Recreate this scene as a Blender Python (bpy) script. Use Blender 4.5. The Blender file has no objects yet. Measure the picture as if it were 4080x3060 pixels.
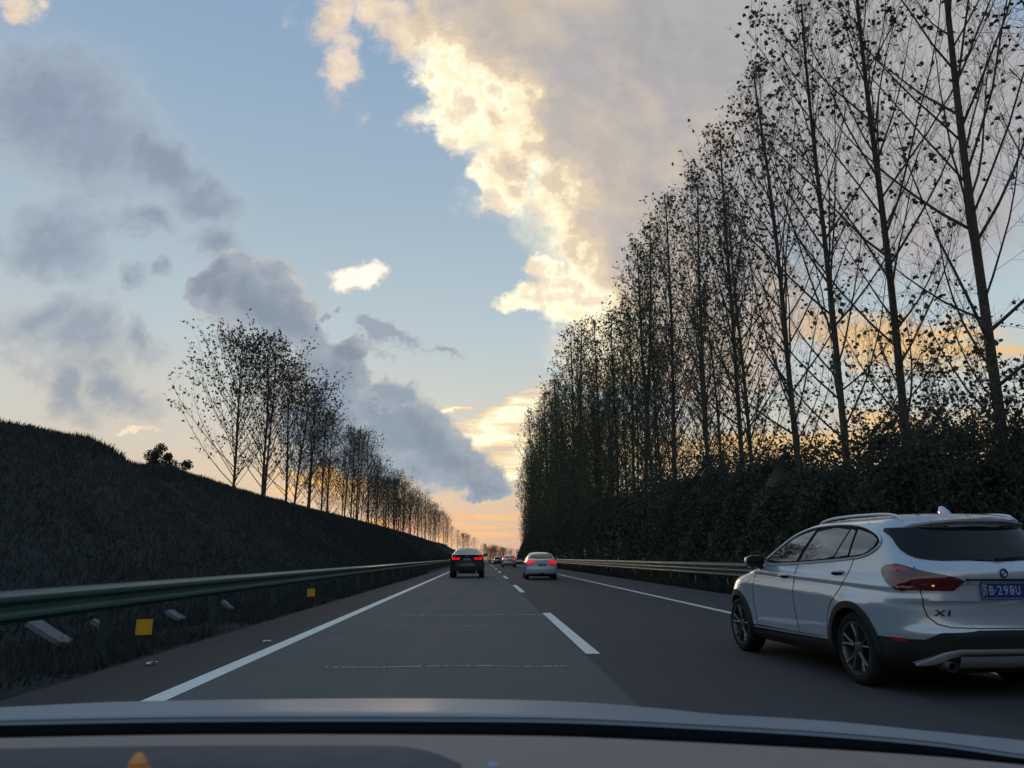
import bpy, bmesh, math, random
import numpy as np
from mathutils import Matrix, Vector
R = math.radians
scene = bpy.context.scene
COL = scene.collection

# ------------------------------------------------------------------ camera
EYE = Vector((0.0, 0.0, 1.18))
cam_d = bpy.data.cameras.new('camera')
cam = bpy.data.objects.new('camera', cam_d)
COL.objects.link(cam)
cam_d.sensor_width = 36.0
cam_d.lens = 26.47
cam_d.clip_start = 0.05
cam_d.clip_end = 6000
cam_d.dof.use_dof = True
cam_d.dof.focus_distance = 40.0
cam_d.dof.aperture_fstop = 7.5
rot = Matrix(((0.9992884, -0.0084636, -0.0367578),
              (-0.0377196, -0.2242223, -0.9738078),
              (0.0, 0.9745013, -0.2243820)))
cam.matrix_world = Matrix.Translation(EYE) @ rot.to_4x4()
scene.camera = cam

# ------------------------------------------------------------------ colour management
scene.view_settings.view_transform = 'Standard'
scene.view_settings.look = 'None'
scene.view_settings.exposure = 0.0
scene.view_settings.gamma = 1.0
scene.view_settings.use_curve_mapping = False
cy = scene.cycles
cy.use_denoising = True
cy.max_bounces = 5
cy.diffuse_bounces = 3
cy.glossy_bounces = 3
cy.transmission_bounces = 2
cy.sample_clamp_indirect = 4.0
cy.caustics_reflective = False
cy.caustics_refractive = False


def lin(r, g, b):
    f = lambda c: (c / 255 / 12.92) if c / 255 <= 0.04045 else ((c / 255 + 0.055) / 1.055) ** 2.4
    return (f(r), f(g), f(b), 1.0)


# ------------------------------------------------------------------ world: evening sky with broken cloud
SUN_EL, SUN_AZ = R(3.5), R(-9.0)          # low sun ahead, a little left of the road
SKY_STRENGTH = 0.1
BLOBS = {
    'BIG': [(0.2001, 0.8782, 0.3101, 0.2659, 0.033, 1.0), (0.0893, 0.6952, 0.1758, 0.1895, 0.026, 1.0), (0.253, 0.5834, 0.2652, 0.2173, 0.022, 1.0), (0.0882, 0.5798, 0.1312, 0.0797, -0.739, 1.0), (0.134, 0.4775, 0.114, 0.0774, -0.734, 1.0), (0.1855, 0.4072, 0.0992, 0.0823, -0.914, 1.0), (-0.0372, 0.7877, 0.1002, 0.0732, -1.089, 1.0), (-0.0597, 0.6757, 0.0838, 0.0483, -1.396, 1.0), (-0.0447, 0.6032, 0.0751, 0.041, -0.267, 1.0), (0.0732, 0.3985, 0.0329, 0.0277, 0.015, 1.0), (0.1185, 0.3577, 0.0716, 0.041, -0.171, 1.0), (0.0663, 0.3467, 0.0389, 0.0177, -0.171, 1.0), (0.2957, 0.3531, 0.1932, 0.1757, -0.358, 1.0), (0.564, 0.6916, 0.3509, 0.3161, 0.026, 1.0), (0.3927, 0.8005, 0.3095, 0.2377, 0.03, 1.0), (0.0203, 0.5264, 0.0554, 0.0422, -0.818, 1.0)],
    'WISP': [(-0.4488, 0.1725, 0.0271, 0.0056, 0.007, 1.0), (-0.7123, 0.7795, 0.0369, 0.032, 0.67, 1.0), (-0.2134, 0.7344, 0.038, 0.1011, 0.189, 1.0), (-0.2384, 0.8142, 0.0441, 0.0619, -0.556, 1.0), (-0.1355, 0.7848, 0.043, 0.071, 0.429, 1.0), (-0.1788, 0.816, 0.0422, 0.0406, 0.031, 1.0)],
    'BANK': [(-0.3116, 0.3451, 0.0962, 0.0558, -0.207, 1.0), (-0.2592, 0.319, 0.0723, 0.0504, -0.692, 1.0), (-0.1918, 0.2345, 0.0959, 0.0672, -0.857, 1.0), (-0.1276, 0.184, 0.0939, 0.0609, -0.689, 1.0), (-0.0705, 0.1282, 0.0922, 0.0516, -0.257, 1.0), (-0.0302, 0.0965, 0.0459, 0.0218, -0.083, 1.0), (-0.2124, 0.1584, 0.1176, 0.0544, -0.343, 1.0), (-0.3706, 0.3714, 0.0439, 0.0274, 0.59, 1.0), (-0.1021, 0.1591, 0.0807, 0.0608, -0.518, 1.0), (-0.1755, 0.2868, 0.0378, 0.0237, 0.564, 1.0)],
    'SCUD': [(-0.1003, 0.3042, 0.0575, 0.0251, -0.171, 1.0), (-0.0552, 0.2815, 0.051, 0.017, -0.261, 1.0), (-0.1104, 0.2256, 0.0314, 0.0217, -0.17, 1.0), (-0.1326, 0.3205, 0.0322, 0.0158, -0.351, 1.0), (-0.2003, 0.3399, 0.0127, 0.0094, 0.013, 1.0)],
    'LEFT': [(-0.6436, 0.623, 0.1311, 0.1144, -0.61, 1.0), (-0.5717, 0.5727, 0.1217, 0.0724, -0.691, 1.0), (-0.4765, 0.5382, 0.1039, 0.0361, -0.775, 1.0), (-0.4132, 0.489, 0.0728, 0.0305, -0.263, 1.0), (-0.4938, 0.4593, 0.0636, 0.0269, -0.171, 1.0), (-0.5982, 0.4296, 0.0923, 0.0684, -0.678, 1.0), (-0.375, 0.4228, 0.0563, 0.0327, -0.351, 1.0), (-0.5663, 0.2826, 0.163, 0.0713, -0.343, 1.0), (-0.6188, 0.3081, 0.0899, 0.0558, 0.012, 1.0), (-0.4862, 0.2255, 0.0998, 0.0371, -0.342, 1.0), (-0.462, 0.2837, 0.0562, 0.0295, -0.675, 1.0), (-0.686, 0.4281, 0.0535, 0.0504, 0.017, 1.0), (-0.558, 0.2186, 0.0633, 0.0354, -0.663, 1.0), (-0.5003, 0.3763, 0.0421, 0.0334, -0.992, 1.0), (-0.4511, 0.3872, 0.0296, 0.0226, -1.0, 1.0)],
    'LEN': [(-0.1768, 0.3837, 0.0502, 0.0247, 0.202, 1.0)],
    'GLOW': [(0.0029, 0.1629, 0.0812, 0.0225, 0.147, 1.0), (0.0403, 0.1979, 0.0765, 0.019, 0.449, 1.0), (0.0218, 0.1102, 0.0679, 0.0135, 0.091, 1.0), (0.0713, 0.1476, 0.1011, 0.0371, 0.355, 1.0), (-0.0411, 0.1973, 0.0375, 0.0064, 0.275, 1.0), (-0.028, 0.1595, 0.0372, 0.0137, 0.006, 1.0)],
    'GLOWL': [(-0.2087, 0.091, 0.1029, 0.0447, -0.084, 1.0), (-0.1743, 0.1277, 0.067, 0.0305, 0.005, 1.0), (-0.1285, 0.0446, 0.0449, 0.0107, 0.088, 1.0), (-0.2563, 0.0848, 0.0544, 0.0237, -0.17, 1.0)],
    'STREAK': [(-0.0021, 0.0317, 0.1089, 0.0265, 0.001, 1.0), (-0.0863, 0.0346, 0.1204, 0.0235, 0.001, 1.0), (-0.0259, 0.0111, 0.1324, 0.0175, 0.0, 1.0)],
    'RIGHT': [(0.5558, 0.2948, 0.2769, 0.0479, -0.097, 1.0), (0.2591, 0.2782, 0.1698, 0.0593, 0.01, 1.0), (0.3786, 0.1367, 0.2563, 0.0376, 0.005, 1.0), (0.6366, 0.1507, 0.262, 0.0573, 0.006, 1.0), (0.196, 0.3245, 0.0785, 0.0404, 0.012, 1.0), (0.2092, 0.5154, 0.0272, 0.0161, 0.019, 1.0)],
}


class NT:
    """small helper for building node trees"""
    def __init__(self, nt):
        self.nt = nt

    def n(self, typ, **kw):
        nd = self.nt.nodes.new(typ)
        for k, v in kw.items():
            setattr(nd, k, v)
        return nd

    def put(self, sock, v):
        if isinstance(v, bpy.types.NodeSocket):
            self.nt.links.new(v, sock)
        elif v is not None:
            sock.default_value = v

    def math(self, op, a, b=None, c=None, clamp=False):
        m = self.n('ShaderNodeMath', operation=op, use_clamp=clamp)
        for i, v in enumerate((a, b, c)):
            self.put(m.inputs[i], v)
        return m.outputs[0]

    def vmath(self, op, a, b=None, scale=None):
        m = self.n('ShaderNodeVectorMath', operation=op)
        self.put(m.inputs[0], a)
        if b is not None:
            self.put(m.inputs[1], b)
        if scale is not None:
            self.put(m.inputs['Scale'], scale)
        return m.outputs['Value'] if op in ('LENGTH', 'DOT_PRODUCT', 'DISTANCE') else m.outputs['Vector']

    def noise(self, vec, scale, detail=4.0, rough=0.55, dist=0.0, color=False):
        t = self.n('ShaderNodeTexNoise')
        self.put(t.inputs['Vector'], vec)
        t.inputs['Scale'].default_value = scale
        t.inputs['Detail'].default_value = detail
        t.inputs['Roughness'].default_value = rough
        t.inputs['Distortion'].default_value = dist
        return t.outputs['Color'] if color else t.outputs['Fac']

    def ramp(self, fac, stops, interp='EASE'):
        r = self.n('ShaderNodeValToRGB')
        r.color_ramp.interpolation = interp
        el = r.color_ramp.elements
        while len(el) < len(stops):
            el.new(0.5)
        for e, (p, c) in zip(el, stops):
            e.position = p
            e.color = c
        self.put(r.inputs[0], fac)
        return r.outputs[0]

    def maprange(self, v, a, b, c=0.0, d=1.0, smooth=True):
        m = self.n('ShaderNodeMapRange')
        m.interpolation_type = 'SMOOTHSTEP' if smooth else 'LINEAR'
        self.put(m.inputs[0], v)
        for i, x in enumerate((a, b, c, d)):
            self.put(m.inputs[1 + i], x)
        return m.outputs[0]

    def mix(self, fac, a, b, blend='MIX'):
        m = self.n('ShaderNodeMix', data_type='RGBA', blend_type=blend)
        self.put(m.inputs[0], fac)
        self.put(m.inputs[6], a)
        self.put(m.inputs[7], b)
        return m.outputs[2]


def build_world():
    w = bpy.data.worlds.new('World')
    scene.world = w
    w.use_nodes = True
    nt = w.node_tree
    nt.nodes.clear()
    N = NT(nt)
    tc = N.n('ShaderNodeTexCoord')
    D = N.vmath('NORMALIZE', tc.outputs['Generated'])
    sx = N.n('ShaderNodeSeparateXYZ')
    N.put(sx.inputs[0], D)
    dx, dy, dz = sx.outputs
    sky = N.n('ShaderNodeTexSky', sky_type='NISHITA')
    sky.sun_disc = False
    sky.sun_elevation = SUN_EL
    sky.sun_rotation = SUN_AZ
    sky.altitude = 50
    sky.air_density = 1.0
    sky.dust_density = 1.5
    sky.ozone_density = 1.0
    # evening gradient over the physical sky (values are radiance / SKY_STRENGTH)
    g = N.ramp(dz, [(0.0, lin(196, 164, 154)), (0.045, lin(206, 182, 163)), (0.10, lin(211, 199, 182)),
                    (0.18, lin(205, 209, 204)), (0.28, lin(186, 203, 210)), (0.42, lin(166, 187, 203)),
                    (0.60, lin(144, 171, 199)), (1.0, lin(116, 148, 188))], 'LINEAR')
    # warmer low sky towards the sun
    sunward = N.vmath('DOT_PRODUCT', D, (math.sin(SUN_AZ) * math.cos(SUN_EL), math.cos(SUN_AZ) * math.cos(SUN_EL), math.sin(SUN_EL)))
    near = N.maprange(sunward, 0.80, 1.0)
    low = N.maprange(dz, 0.0, 0.30, 1.0, 0.0)
    g = N.mix(N.math('MULTIPLY', N.math('MULTIPLY', near, low), 0.22), g, lin(250, 212, 165))
    base = N.mix(0.965, N.mix(1.0, sky.outputs[0], (SKY_STRENGTH * .9,) * 3 + (1,), 'MULTIPLY'), g)

    # cloud plane coordinates: direction met with the upright plane one unit ahead
    yy = N.math('MAXIMUM', dy, 0.06)
    cx = N.n('ShaderNodeCombineXYZ')
    cx.inputs[2].default_value = 1.0
    N.put(cx.inputs[0], N.math('DIVIDE', dx, yy))
    N.put(cx.inputs[1], N.math('DIVIDE', dz, yy))
    P0 = cx.outputs[0]
    # fractal domain warp
    n1 = N.noise(P0, 5.0, 7.0, 0.62, color=True)
    n2 = N.noise(P0, 17.0, 5.0, 0.6, color=True)
    s1, s2 = N.n('ShaderNodeSeparateColor'), N.n('ShaderNodeSeparateColor')
    N.put(s1.inputs[0], n1)
    N.put(s2.inputs[0], n2)
    cw = N.n('ShaderNodeCombineXYZ')
    for k in (0, 1):
        N.put(cw.inputs[k], N.math('ADD', N.math('MULTIPLY_ADD', s1.outputs[k], 0.17, -0.085), N.math('MULTIPLY_ADD', s2.outputs[k], 0.06, -0.03)))
    wfull = cw.outputs[0]
    P = N.vmath('ADD', P0, wfull)
    Psoft = N.vmath('ADD', P0, N.vmath('SCALE', wfull, scale=0.55))
    # long flat streaks near the horizon
    st = N.n('ShaderNodeMapping')
    st.vector_type = 'POINT'
    N.put(st.inputs[0], P0)
    st.inputs['Rotation'].default_value = (0, 0, R(-5))
    st.inputs['Scale'].default_value = (2.2, 15.0, 1.0)
    stre = N.noise(st.outputs[0], 3.0, 6.0, 0.6, 0.6)
    st2 = N.n('ShaderNodeMapping')
    N.put(st2.inputs[0], P0)
    st2.inputs['Rotation'].default_value = (0, 0, R(-4))
    st2.inputs['Scale'].default_value = (3.0, 34.0, 1.0)
    stre2 = N.noise(st2.outputs[0], 2.4, 7.0, 0.62, 0.8)
    n4 = N.noise(P0, 7.0, 9.0, 0.60)
    n5 = N.noise(N.vmath('ADD', P0, (3.1, 1.7, 0)), 3.2, 8.0, 0.54)
    n4b = N.noise(N.vmath('ADD', P0, (-0.016, -0.014, 0)), 7.0, 9.0, 0.60)
    relief = N.math('SUBTRACT', n4, n4b)
    n7 = N.noise(N.vmath('ADD', P0, (1.3, 5.2, 0)), 9.0, 10.0, 0.63)
    n6 = N.noise(N.vmath('ADD', P0, (7.3, 2.2, 0)), 22.0, 6.0, 0.6)

    def field(key, pos):
        f = None
        for (a, b, r1, r2, ang, wgt) in BLOBS[key]:
            ca, sa = math.cos(ang), math.sin(ang)
            u = N.vmath('DOT_PRODUCT', pos, (ca / r1, sa / r1, -(a * ca + b * sa) / r1))
            v = N.vmath('DOT_PRODUCT', pos, (-sa / r2, ca / r2, (a * sa - b * ca) / r2))
            v = N.math('MULTIPLY_ADD', u, u, N.math('MULTIPLY', v, v))
            if f is None:
                f = v
            else:
                f = N.math('SMOOTH_MIN', f, v, 0.12)
        return N.math('SUBTRACT', 1.0, N.math('SQRT', f))

    c = base
    # high thin veil, patchy, over the whole dome (keeps the sky outside the frame believable too)
    # warm broken light low ahead
    f = N.math('MULTIPLY_ADD', N.math('SUBTRACT', stre2, 0.47), 6.0, field('STREAK', Psoft))
    c = N.mix(N.math('MULTIPLY', N.maprange(f, 0.35, 1.15), 0.9), c, N.ramp(n4, [(0.38, lin(240, 178, 146)), (0.58, lin(255, 200, 140))]))
    f = N.math('MULTIPLY_ADD', N.math('SUBTRACT', stre, 0.5), 3.0, field('GLOWL', Psoft))
    c = N.mix(N.math('MULTIPLY', N.maprange(f, 0.05, 0.9), 0.9), c, N.ramp(N.math('ADD', f, N.math('SUBTRACT', n6, 0.5)), [(0.0, lin(240, 180, 120)), (0.6, (1.0, 0.60, 0.24, 1)), (1.1, (1.5, 0.8, 0.2, 1))]))
    f = N.math('MULTIPLY_ADD', N.math('SUBTRACT', N.math('ADD', N.math('MULTIPLY', stre, 0.55), N.math('MULTIPLY', stre2, 0.45)), 0.5), 3.2, field('GLOW', Psoft))
    c = N.mix(N.math('MULTIPLY', N.maprange(f, -0.25, 0.55), 0.95), c, N.ramp(f, [(0.0, lin(232, 206, 176)), (0.4, lin(252, 226, 180)), (0.8, (1.2, 1.08, 0.80, 1))]))
    # peach and mauve bands behind the right hand trees
    f = N.math('MULTIPLY_ADD', N.math('SUBTRACT', stre, 0.5), 2.0, field('RIGHT', Psoft))
    c = N.mix(N.math('MULTIPLY', N.maprange(f, -0.1, 0.7), 0.85), c, N.ramp(n4, [(0.3, lin(235, 190, 135)), (0.65, lin(252, 205, 130))]))
    shade = N.n('ShaderNodeCombineColor')
    sh = N.math('ADD', N.maprange(relief, -0.10, 0.10, 0.09, -0.09, False), N.maprange(n7, 0.3, 0.7, 0.95, 1.05, False))
    for k in range(3):
        N.put(shade.inputs[k], sh)
    # grey scattered cloud on the left
    f = N.math('ADD', field('LEFT', P), N.math('ADD', N.math('MULTIPLY', N.math('SUBTRACT', n5, 0.5), 1.5), N.math('MULTIPLY', N.math('SUBTRACT', n7, 0.5), 1.7)))
    c = N.mix(N.math('MULTIPLY', N.maprange(f, -0.45, 0.80), 0.80), c,
              N.mix(N.maprange(dz, 0.18, 0.34), N.ramp(f, [(0.0, lin(212, 198, 186)), (0.35, lin(176, 176, 178)), (0.9, lin(142, 154, 170))]), N.mix(1.0, N.ramp(f, [(0.0, lin(180, 188, 194)), (0.35, lin(160, 172, 184)), (1.0, lin(140, 154, 172))]), shade.outputs[0], 'MULTIPLY')))
    # dark blue grey bank ahead
    f = N.math('ADD', field('BANK', P), N.math('MULTIPLY', N.math('SUBTRACT', n7, 0.5), 0.75))
    c = N.mix(N.maprange(f, -0.08, 0.20), c, N.mix(1.0, shade.outputs[0], N.ramp(N.math('MULTIPLY_ADD', relief, 1.6, N.math('MULTIPLY_ADD', N.math('SUBTRACT', n5, 0.5), 0.7, f)),
              [(0.0, lin(190, 188, 184)), (0.22, lin(163, 172, 182)), (0.8, lin(143, 156, 170))]), 'MULTIPLY'))
    f = N.math('ADD', field('SCUD', P), N.math('MULTIPLY', N.math('SUBTRACT', n7, 0.5), 2.4))
    c = N.mix(N.math('MULTIPLY', N.maprange(f, -0.1, 0.6), 0.85), c, N.ramp(f, [(0.0, lin(196, 196, 198)), (0.6, lin(152, 164, 178))]))
    # peach wisps at the top
    f = N.math('ADD', field('WISP', P), N.math('MULTIPLY', N.math('SUBTRACT', n7, 0.5), 2.0))
    c = N.mix(N.math('MULTIPLY', N.maprange(f, -0.15, 0.6), 0.9), c, N.mix(1.0, N.ramp(N.math('MULTIPLY_ADD', f, 0.7, N.math('MULTIPLY', N.math('SUBTRACT', n7, 0.5), 1.6)), [(0.0, lin(200, 198, 200)), (0.4, lin(234, 214, 194)), (0.9, lin(252, 228, 194))]), shade.outputs[0], 'MULTIPLY'))
    # the large cloud: lit rim on its lower left flank, mauve grey body
    f = N.math('ADD', field('BIG', P), N.math('MULTIPLY', N.math('SUBTRACT', n7, 0.5), 0.8))
    flank = N.math('SUBTRACT', N.vmath('DOT_PRODUCT', P, (0.8541, 0.5202, 0)), 0.2998)
    fc = N.math('ADD', flank, N.math('ADD', N.math('MULTIPLY', N.math('SUBTRACT', n5, 0.5), 0.62), N.math('MULTIPLY', N.math('SUBTRACT', n7, 0.5), 0.30)))
    fc = N.math('MULTIPLY_ADD', fc, 3.4, 0.22)
    fc = N.math('MULTIPLY_ADD', relief, -1.5, N.math('MAXIMUM', fc, N.math('MULTIPLY', n7, 0.28)))
    body = N.ramp(N.math('MULTIPLY', fc, 1.0), [(0.0, lin(247, 228, 204)), (0.06, lin(253, 236, 206)), (0.15, (1.16, 1.06, 0.80, 1)), (0.26, (1.04, 0.90, 0.62, 1)),
                         (0.40, lin(228, 208, 182)), (0.58, lin(204, 192, 180)), (0.80, lin(186, 179, 176)), (1.0, lin(176, 173, 176))])
    soft = N.maprange(relief, -0.10, 0.10, 1.06, 0.94, False)
    cs = N.n('ShaderNodeCombineColor')
    for k in range(3):
        N.put(cs.inputs[k], soft)
    body = N.mix(1.0, body, cs.outputs[0], 'MULTIPLY')
    warm = N.math('MULTIPLY', N.maprange(n5, 0.52, 0.70), N.maprange(flank, 0.65, 0.15))
    body = N.mix(N.math('MULTIPLY', warm, 0.55), body, lin(246, 220, 176))
    peach = N.maprange(dz, 0.12, 0.40, 1.0, 0.0)
    body = N.mix(N.math('MULTIPLY', peach, N.maprange(fc, 0.3, 0.6)), body, lin(214, 192, 176))
    c = N.mix(N.maprange(f, -0.16, 0.34), c, body)
    # small bright lens cloud and flecks
    f = N.math('ADD', field('LEN', Psoft), N.math('MULTIPLY', N.math('SUBTRACT', n6, 0.5), 1.6))
    c = N.mix(N.maprange(f, 0.0, 0.4), c, N.ramp(f, [(0.0, lin(240, 222, 205)), (0.5, (1.15, 1.03, 0.88, 1))]))
    bg = N.n('ShaderNodeBackground')
    N.put(bg.inputs['Color'], N.mix(1.0, c, (1.0 / SKY_STRENGTH,) * 3 + (1,), 'MULTIPLY'))
    bg.inputs['Strength'].default_value = SKY_STRENGTH
    out = N.n('ShaderNodeOutputWorld')
    nt.links.new(bg.outputs[0], out.inputs['Surface'])
    w.cycles.sampling_method = 'MANUAL'
    w.cycles.sample_map_resolution = 512


build_world()

# sun: very low, veiled by cloud
sun_d = bpy.data.lights.new('sun', 'SUN')
sun_d.energy = 0.4
sun_d.angle = R(12)
sun_d.color = (1.0, 0.72, 0.45)
sun = bpy.data.objects.new('sun', sun_d)
COL.objects.link(sun)
sdir = Vector((math.sin(SUN_AZ) * math.cos(SUN_EL), math.cos(SUN_AZ) * math.cos(SUN_EL), math.sin(SUN_EL)))
sun.rotation_euler = sdir.to_track_quat('Z', 'Y').to_euler()
sun.location = sdir * 50 + Vector((0, 0, 30))

# ------------------------------------------------------------------ helpers
rng = np.random.default_rng(7)
random.seed(7)


def mat(name, col, rough=0.6, metal=0.0, coat=0.0, var=0.0, vscale=8.0, bump=0.0, bscale=60.0, spec=0.5, stretch=None,
        emis=None, estr=0.0, coat_rough=0.03, detail=5.0, trans=0.0):
    m = bpy.data.materials.new(name)
    m.use_nodes = True
    nt = m.node_tree
    N = NT(nt)
    b = nt.nodes['Principled BSDF']
    col = tuple(col[:3]) + (1.0,)
    b.inputs['Base Color'].default_value = col
    b.inputs['Roughness'].default_value = rough
    b.inputs['Metallic'].default_value = metal
    b.inputs['Coat Weight'].default_value = coat
    b.inputs['Coat Roughness'].default_value = coat_rough
    b.inputs['Specular IOR Level'].default_value = spec
    vec = None
    if var or bump:
        tc = N.n('ShaderNodeTexCoord')
        vec = tc.outputs['Object']
        if stretch:
            mp = N.n('ShaderNodeMapping')
            N.put(mp.inputs[0], vec)
            mp.inputs['Scale'].default_value = stretch
            vec = mp.outputs[0]
    if var:
        f = N.noise(vec, vscale, detail, 0.6)
        lo = tuple(c * (1 - var) for c in col[:3]) + (1,)
        hi = tuple(min(1, c * (1 + var)) for c in col[:3]) + (1,)
        N.put(b.inputs['Base Color'], N.ramp(f, [(0.25, lo), (0.75, hi)], 'LINEAR'))
        N.put(b.inputs['Roughness'], N.maprange(f, 0.2, 0.8, rough * 0.9, min(1, rough * 1.1), False))
    if bump:
        f2 = N.noise(vec, bscale, 4.0, 0.6)
        bp = N.n('ShaderNodeBump')
        bp.inputs['Strength'].default_value = bump
        bp.inputs['Distance'].default_value = 0.02
        N.put(bp.inputs['Height'], f2)
        N.put(b.inputs['Normal'], bp.outputs[0])
    if emis:
        b.inputs['Emission Color'].default_value = tuple(emis[:3]) + (1,)
        b.inputs['Emission Strength'].default_value = estr
    if trans:
        b.inputs['Transmission Weight'].default_value = trans
    return m


def leaf_mat(name, a, b_, rough=0.6, scale=0.8):
    """leaf colour varies from leaf clump to leaf clump; a little light comes through"""
    m = bpy.data.materials.new(name)
    m.use_nodes = True
    nt = m.node_tree
    N = NT(nt)
    b = nt.nodes['Principled BSDF']
    geo = N.n('ShaderNodeNewGeometry')
    rnd = geo.outputs['Random Per Island']
    colr = N.ramp(rnd, [(0.0, tuple(a) + (1,)), (1.0, tuple(b_) + (1,))], 'LINEAR')
    N.put(b.inputs['Base Color'], colr)
    b.inputs['Roughness'].default_value = rough
    b.inputs['Specular IOR Level'].default_value = 0.3
    tr = N.n('ShaderNodeBsdfTranslucent')
    N.put(tr.inputs[0], colr)
    mx = N.n('ShaderNodeMixShader')
    mx.inputs[0].default_value = 0.25
    nt.links.new(b.outputs[0], mx.inputs[1])
    nt.links.new(tr.outputs[0], mx.inputs[2])
    nt.links.new(mx.outputs[0], nt.nodes['Material Output'].inputs[0])
    return m


class MB:
    """collects simple shapes into one mesh"""
    def __init__(self):
        self.v = []
        self.f = []
        self.mi = []
        self.cur = 0

    def add(self, verts, faces):
        o = len(self.v)
        self.v.extend([tuple(p) for p in verts])
        for f in faces:
            self.f.append(tuple(i + o for i in f))
            self.mi.append(self.cur)
        return o

    def box(self, c, s, rz=0.0, ry=0.0, rx=0.0):
        M = Matrix.Rotation(rz, 3, 'Z') @ Matrix.Rotation(ry, 3, 'Y') @ Matrix.Rotation(rx, 3, 'X')
        vs = []
        for sx in (-.5, .5):
            for sy in (-.5, .5):
                for sz in (-.5, .5):
                    vs.append(M @ Vector((sx * s[0], sy * s[1], sz * s[2])) + Vector(c))
        self.add(vs, [(0, 1, 3, 2), (4, 6, 7, 5), (0, 4, 5, 1), (2, 3, 7, 6), (0, 2, 6, 4), (1, 5, 7, 3)])

    def tube(self, pts, rad, sides=6, cap=True, closed=False, squash=None):
        pts = [Vector(p) for p in pts]
        n = len(pts)
        if not hasattr(rad, '__len__'):
            rad = [rad] * n
        up = Vector((0, 0, 1))
        vs = []
        for i, p in enumerate(pts):
            if closed:
                d = pts[(i + 1) % n] - pts[i - 1]
            else:
                d = pts[min(i + 1, n - 1)] - pts[max(i - 1, 0)]
            if d.length < 1e-9:
                d = Vector((0, 0, 1))
            d.normalize()
            ref = up if abs(d.z) < 0.9 else Vector((1, 0, 0))
            a = d.cross(ref).normalized()
            b = a.cross(d)
            for k in range(sides):
                t = 2 * math.pi * k / sides
                q = a * math.cos(t) * rad[i] + b * math.sin(t) * rad[i] * (squash or 1.0)
                vs.append(p + q)
        fs = []
        m = n if closed else n - 1
        for i in range(m):
            j = (i + 1) % n
            for k in range(sides):
                l = (k + 1) % sides
                fs.append((i * sides + k, j * sides + k, j * sides + l, i * sides + l))
        if cap and not closed:
            fs.append(tuple(range(sides - 1, -1, -1)))
            fs.append(tuple((n - 1) * sides + k for k in range(sides)))
        self.add(vs, fs)

    def lathe(self, prof, axis='X', seg=32, c=(0, 0, 0), closed=False):
        """prof: list of (radius, along axis)"""
        vs = []
        n = len(prof)
        for k in range(seg):
            t = 2 * math.pi * k / seg
            for r, h in prof:
                u, w = r * math.cos(t), r * math.sin(t)
                p = {'X': (h, u, w), 'Y': (u, h, w), 'Z': (u, w, h)}[axis]
                vs.append((p[0] + c[0], p[1] + c[1], p[2] + c[2]))
        fs = []
        for k in range(seg):
            l = (k + 1) % seg
            for i in range(n if closed else n - 1):
                j = (i + 1) % n
                fs.append((k * n + i, l * n + i, l * n + j, k * n + j))
        self.add(vs, fs)

    def grid(self, P):
        """P: array rows x cols x 3"""
        P = np.asarray(P)
        r, c = P.shape[:2]
        fs = [(i * c + j, i * c + j + 1, (i + 1) * c + j + 1, (i + 1) * c + j) for i in range(r - 1) for j in range(c - 1)]
        self.add(P.reshape(-1, 3), fs)

    def mesh(self, name, mats=None, smooth=None):
        me = bpy.data.meshes.new(name)
        me.from_pydata(self.v, [], self.f)
        for m in (mats if isinstance(mats, (list, tuple)) else [mats] if mats else []):
            me.materials.append(m)
        if any(self.mi):
            me.polygons.foreach_set('material_index', self.mi)
        finish(me, smooth)
        return me

    def build(self, name, mats=None, parent=None, smooth=None, loc=None):
        return link(name, self.mesh(name, mats, smooth), parent, loc)


def finish(me, smooth):
    if smooth is not None:
        me.polygons.foreach_set('use_smooth', [True] * len(me.polygons))
        if smooth < 179:
            me.set_sharp_from_angle(angle=R(smooth))
    me.update()


def fix_normals(me):
    bm = bmesh.new()
    bm.from_mesh(me)
    bmesh.ops.remove_doubles(bm, verts=bm.verts, dist=1e-5)
    bmesh.ops.recalc_face_normals(bm, faces=bm.faces)
    bm.to_mesh(me)
    bm.free()


def link(name, me, parent=None, loc=None):
    o = bpy.data.objects.new(name, me)
    COL.objects.link(o)
    if parent is not None:
        o.parent = parent
    if loc is not None:
        o.location = loc
    return o


def fast_mesh(name, verts, quads, m, tris=False, smooth=False):
    """numpy arrays straight into a mesh"""
    k = 3 if tris else 4
    me = bpy.data.meshes.new(name)
    nv, nf = len(verts), len(quads)
    me.vertices.add(nv)
    me.vertices.foreach_set('co', np.asarray(verts, np.float32).ravel())
    me.loops.add(nf * k)
    me.loops.foreach_set('vertex_index', np.asarray(quads, np.int32).ravel())
    me.polygons.add(nf)
    me.polygons.foreach_set('loop_start', np.arange(0, nf * k, k, dtype=np.int32))
    if smooth:
        me.polygons.foreach_set('use_smooth', np.ones(nf, bool))
    me.update(calc_edges=True)
    me.materials.append(m)
    return me


def tag(o, label=None, cat=None, group=None, kind=None):
    if label:
        o['label'] = label
    if cat:
        o['category'] = cat
    if group:
        o['group'] = group
    if kind:
        o['kind'] = kind
    return o


def empty(name, loc, rz=0.0):
    o = bpy.data.objects.new(name, None)
    COL.objects.link(o)
    o.location = loc
    o.rotation_euler = (0, 0, rz)
    o.empty_display_size = 0.2
    return o


def copy_tree(o, parent=None):
    c = o.copy()
    COL.objects.link(c)
    if parent is not None:
        c.parent = parent
    for ch in list(o.children):
        copy_tree(ch, c)
    return c


def road_z(y):
    """the road runs level and dips away beyond a crest"""
    y = np.asarray(y, float)
    t = np.clip(y - 110.0, 0, None)
    return np.where(t < 150, -8.6e-5 * t * t, -8.6e-5 * 150 * 150 - 0.0258 * (t - 150))


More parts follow.
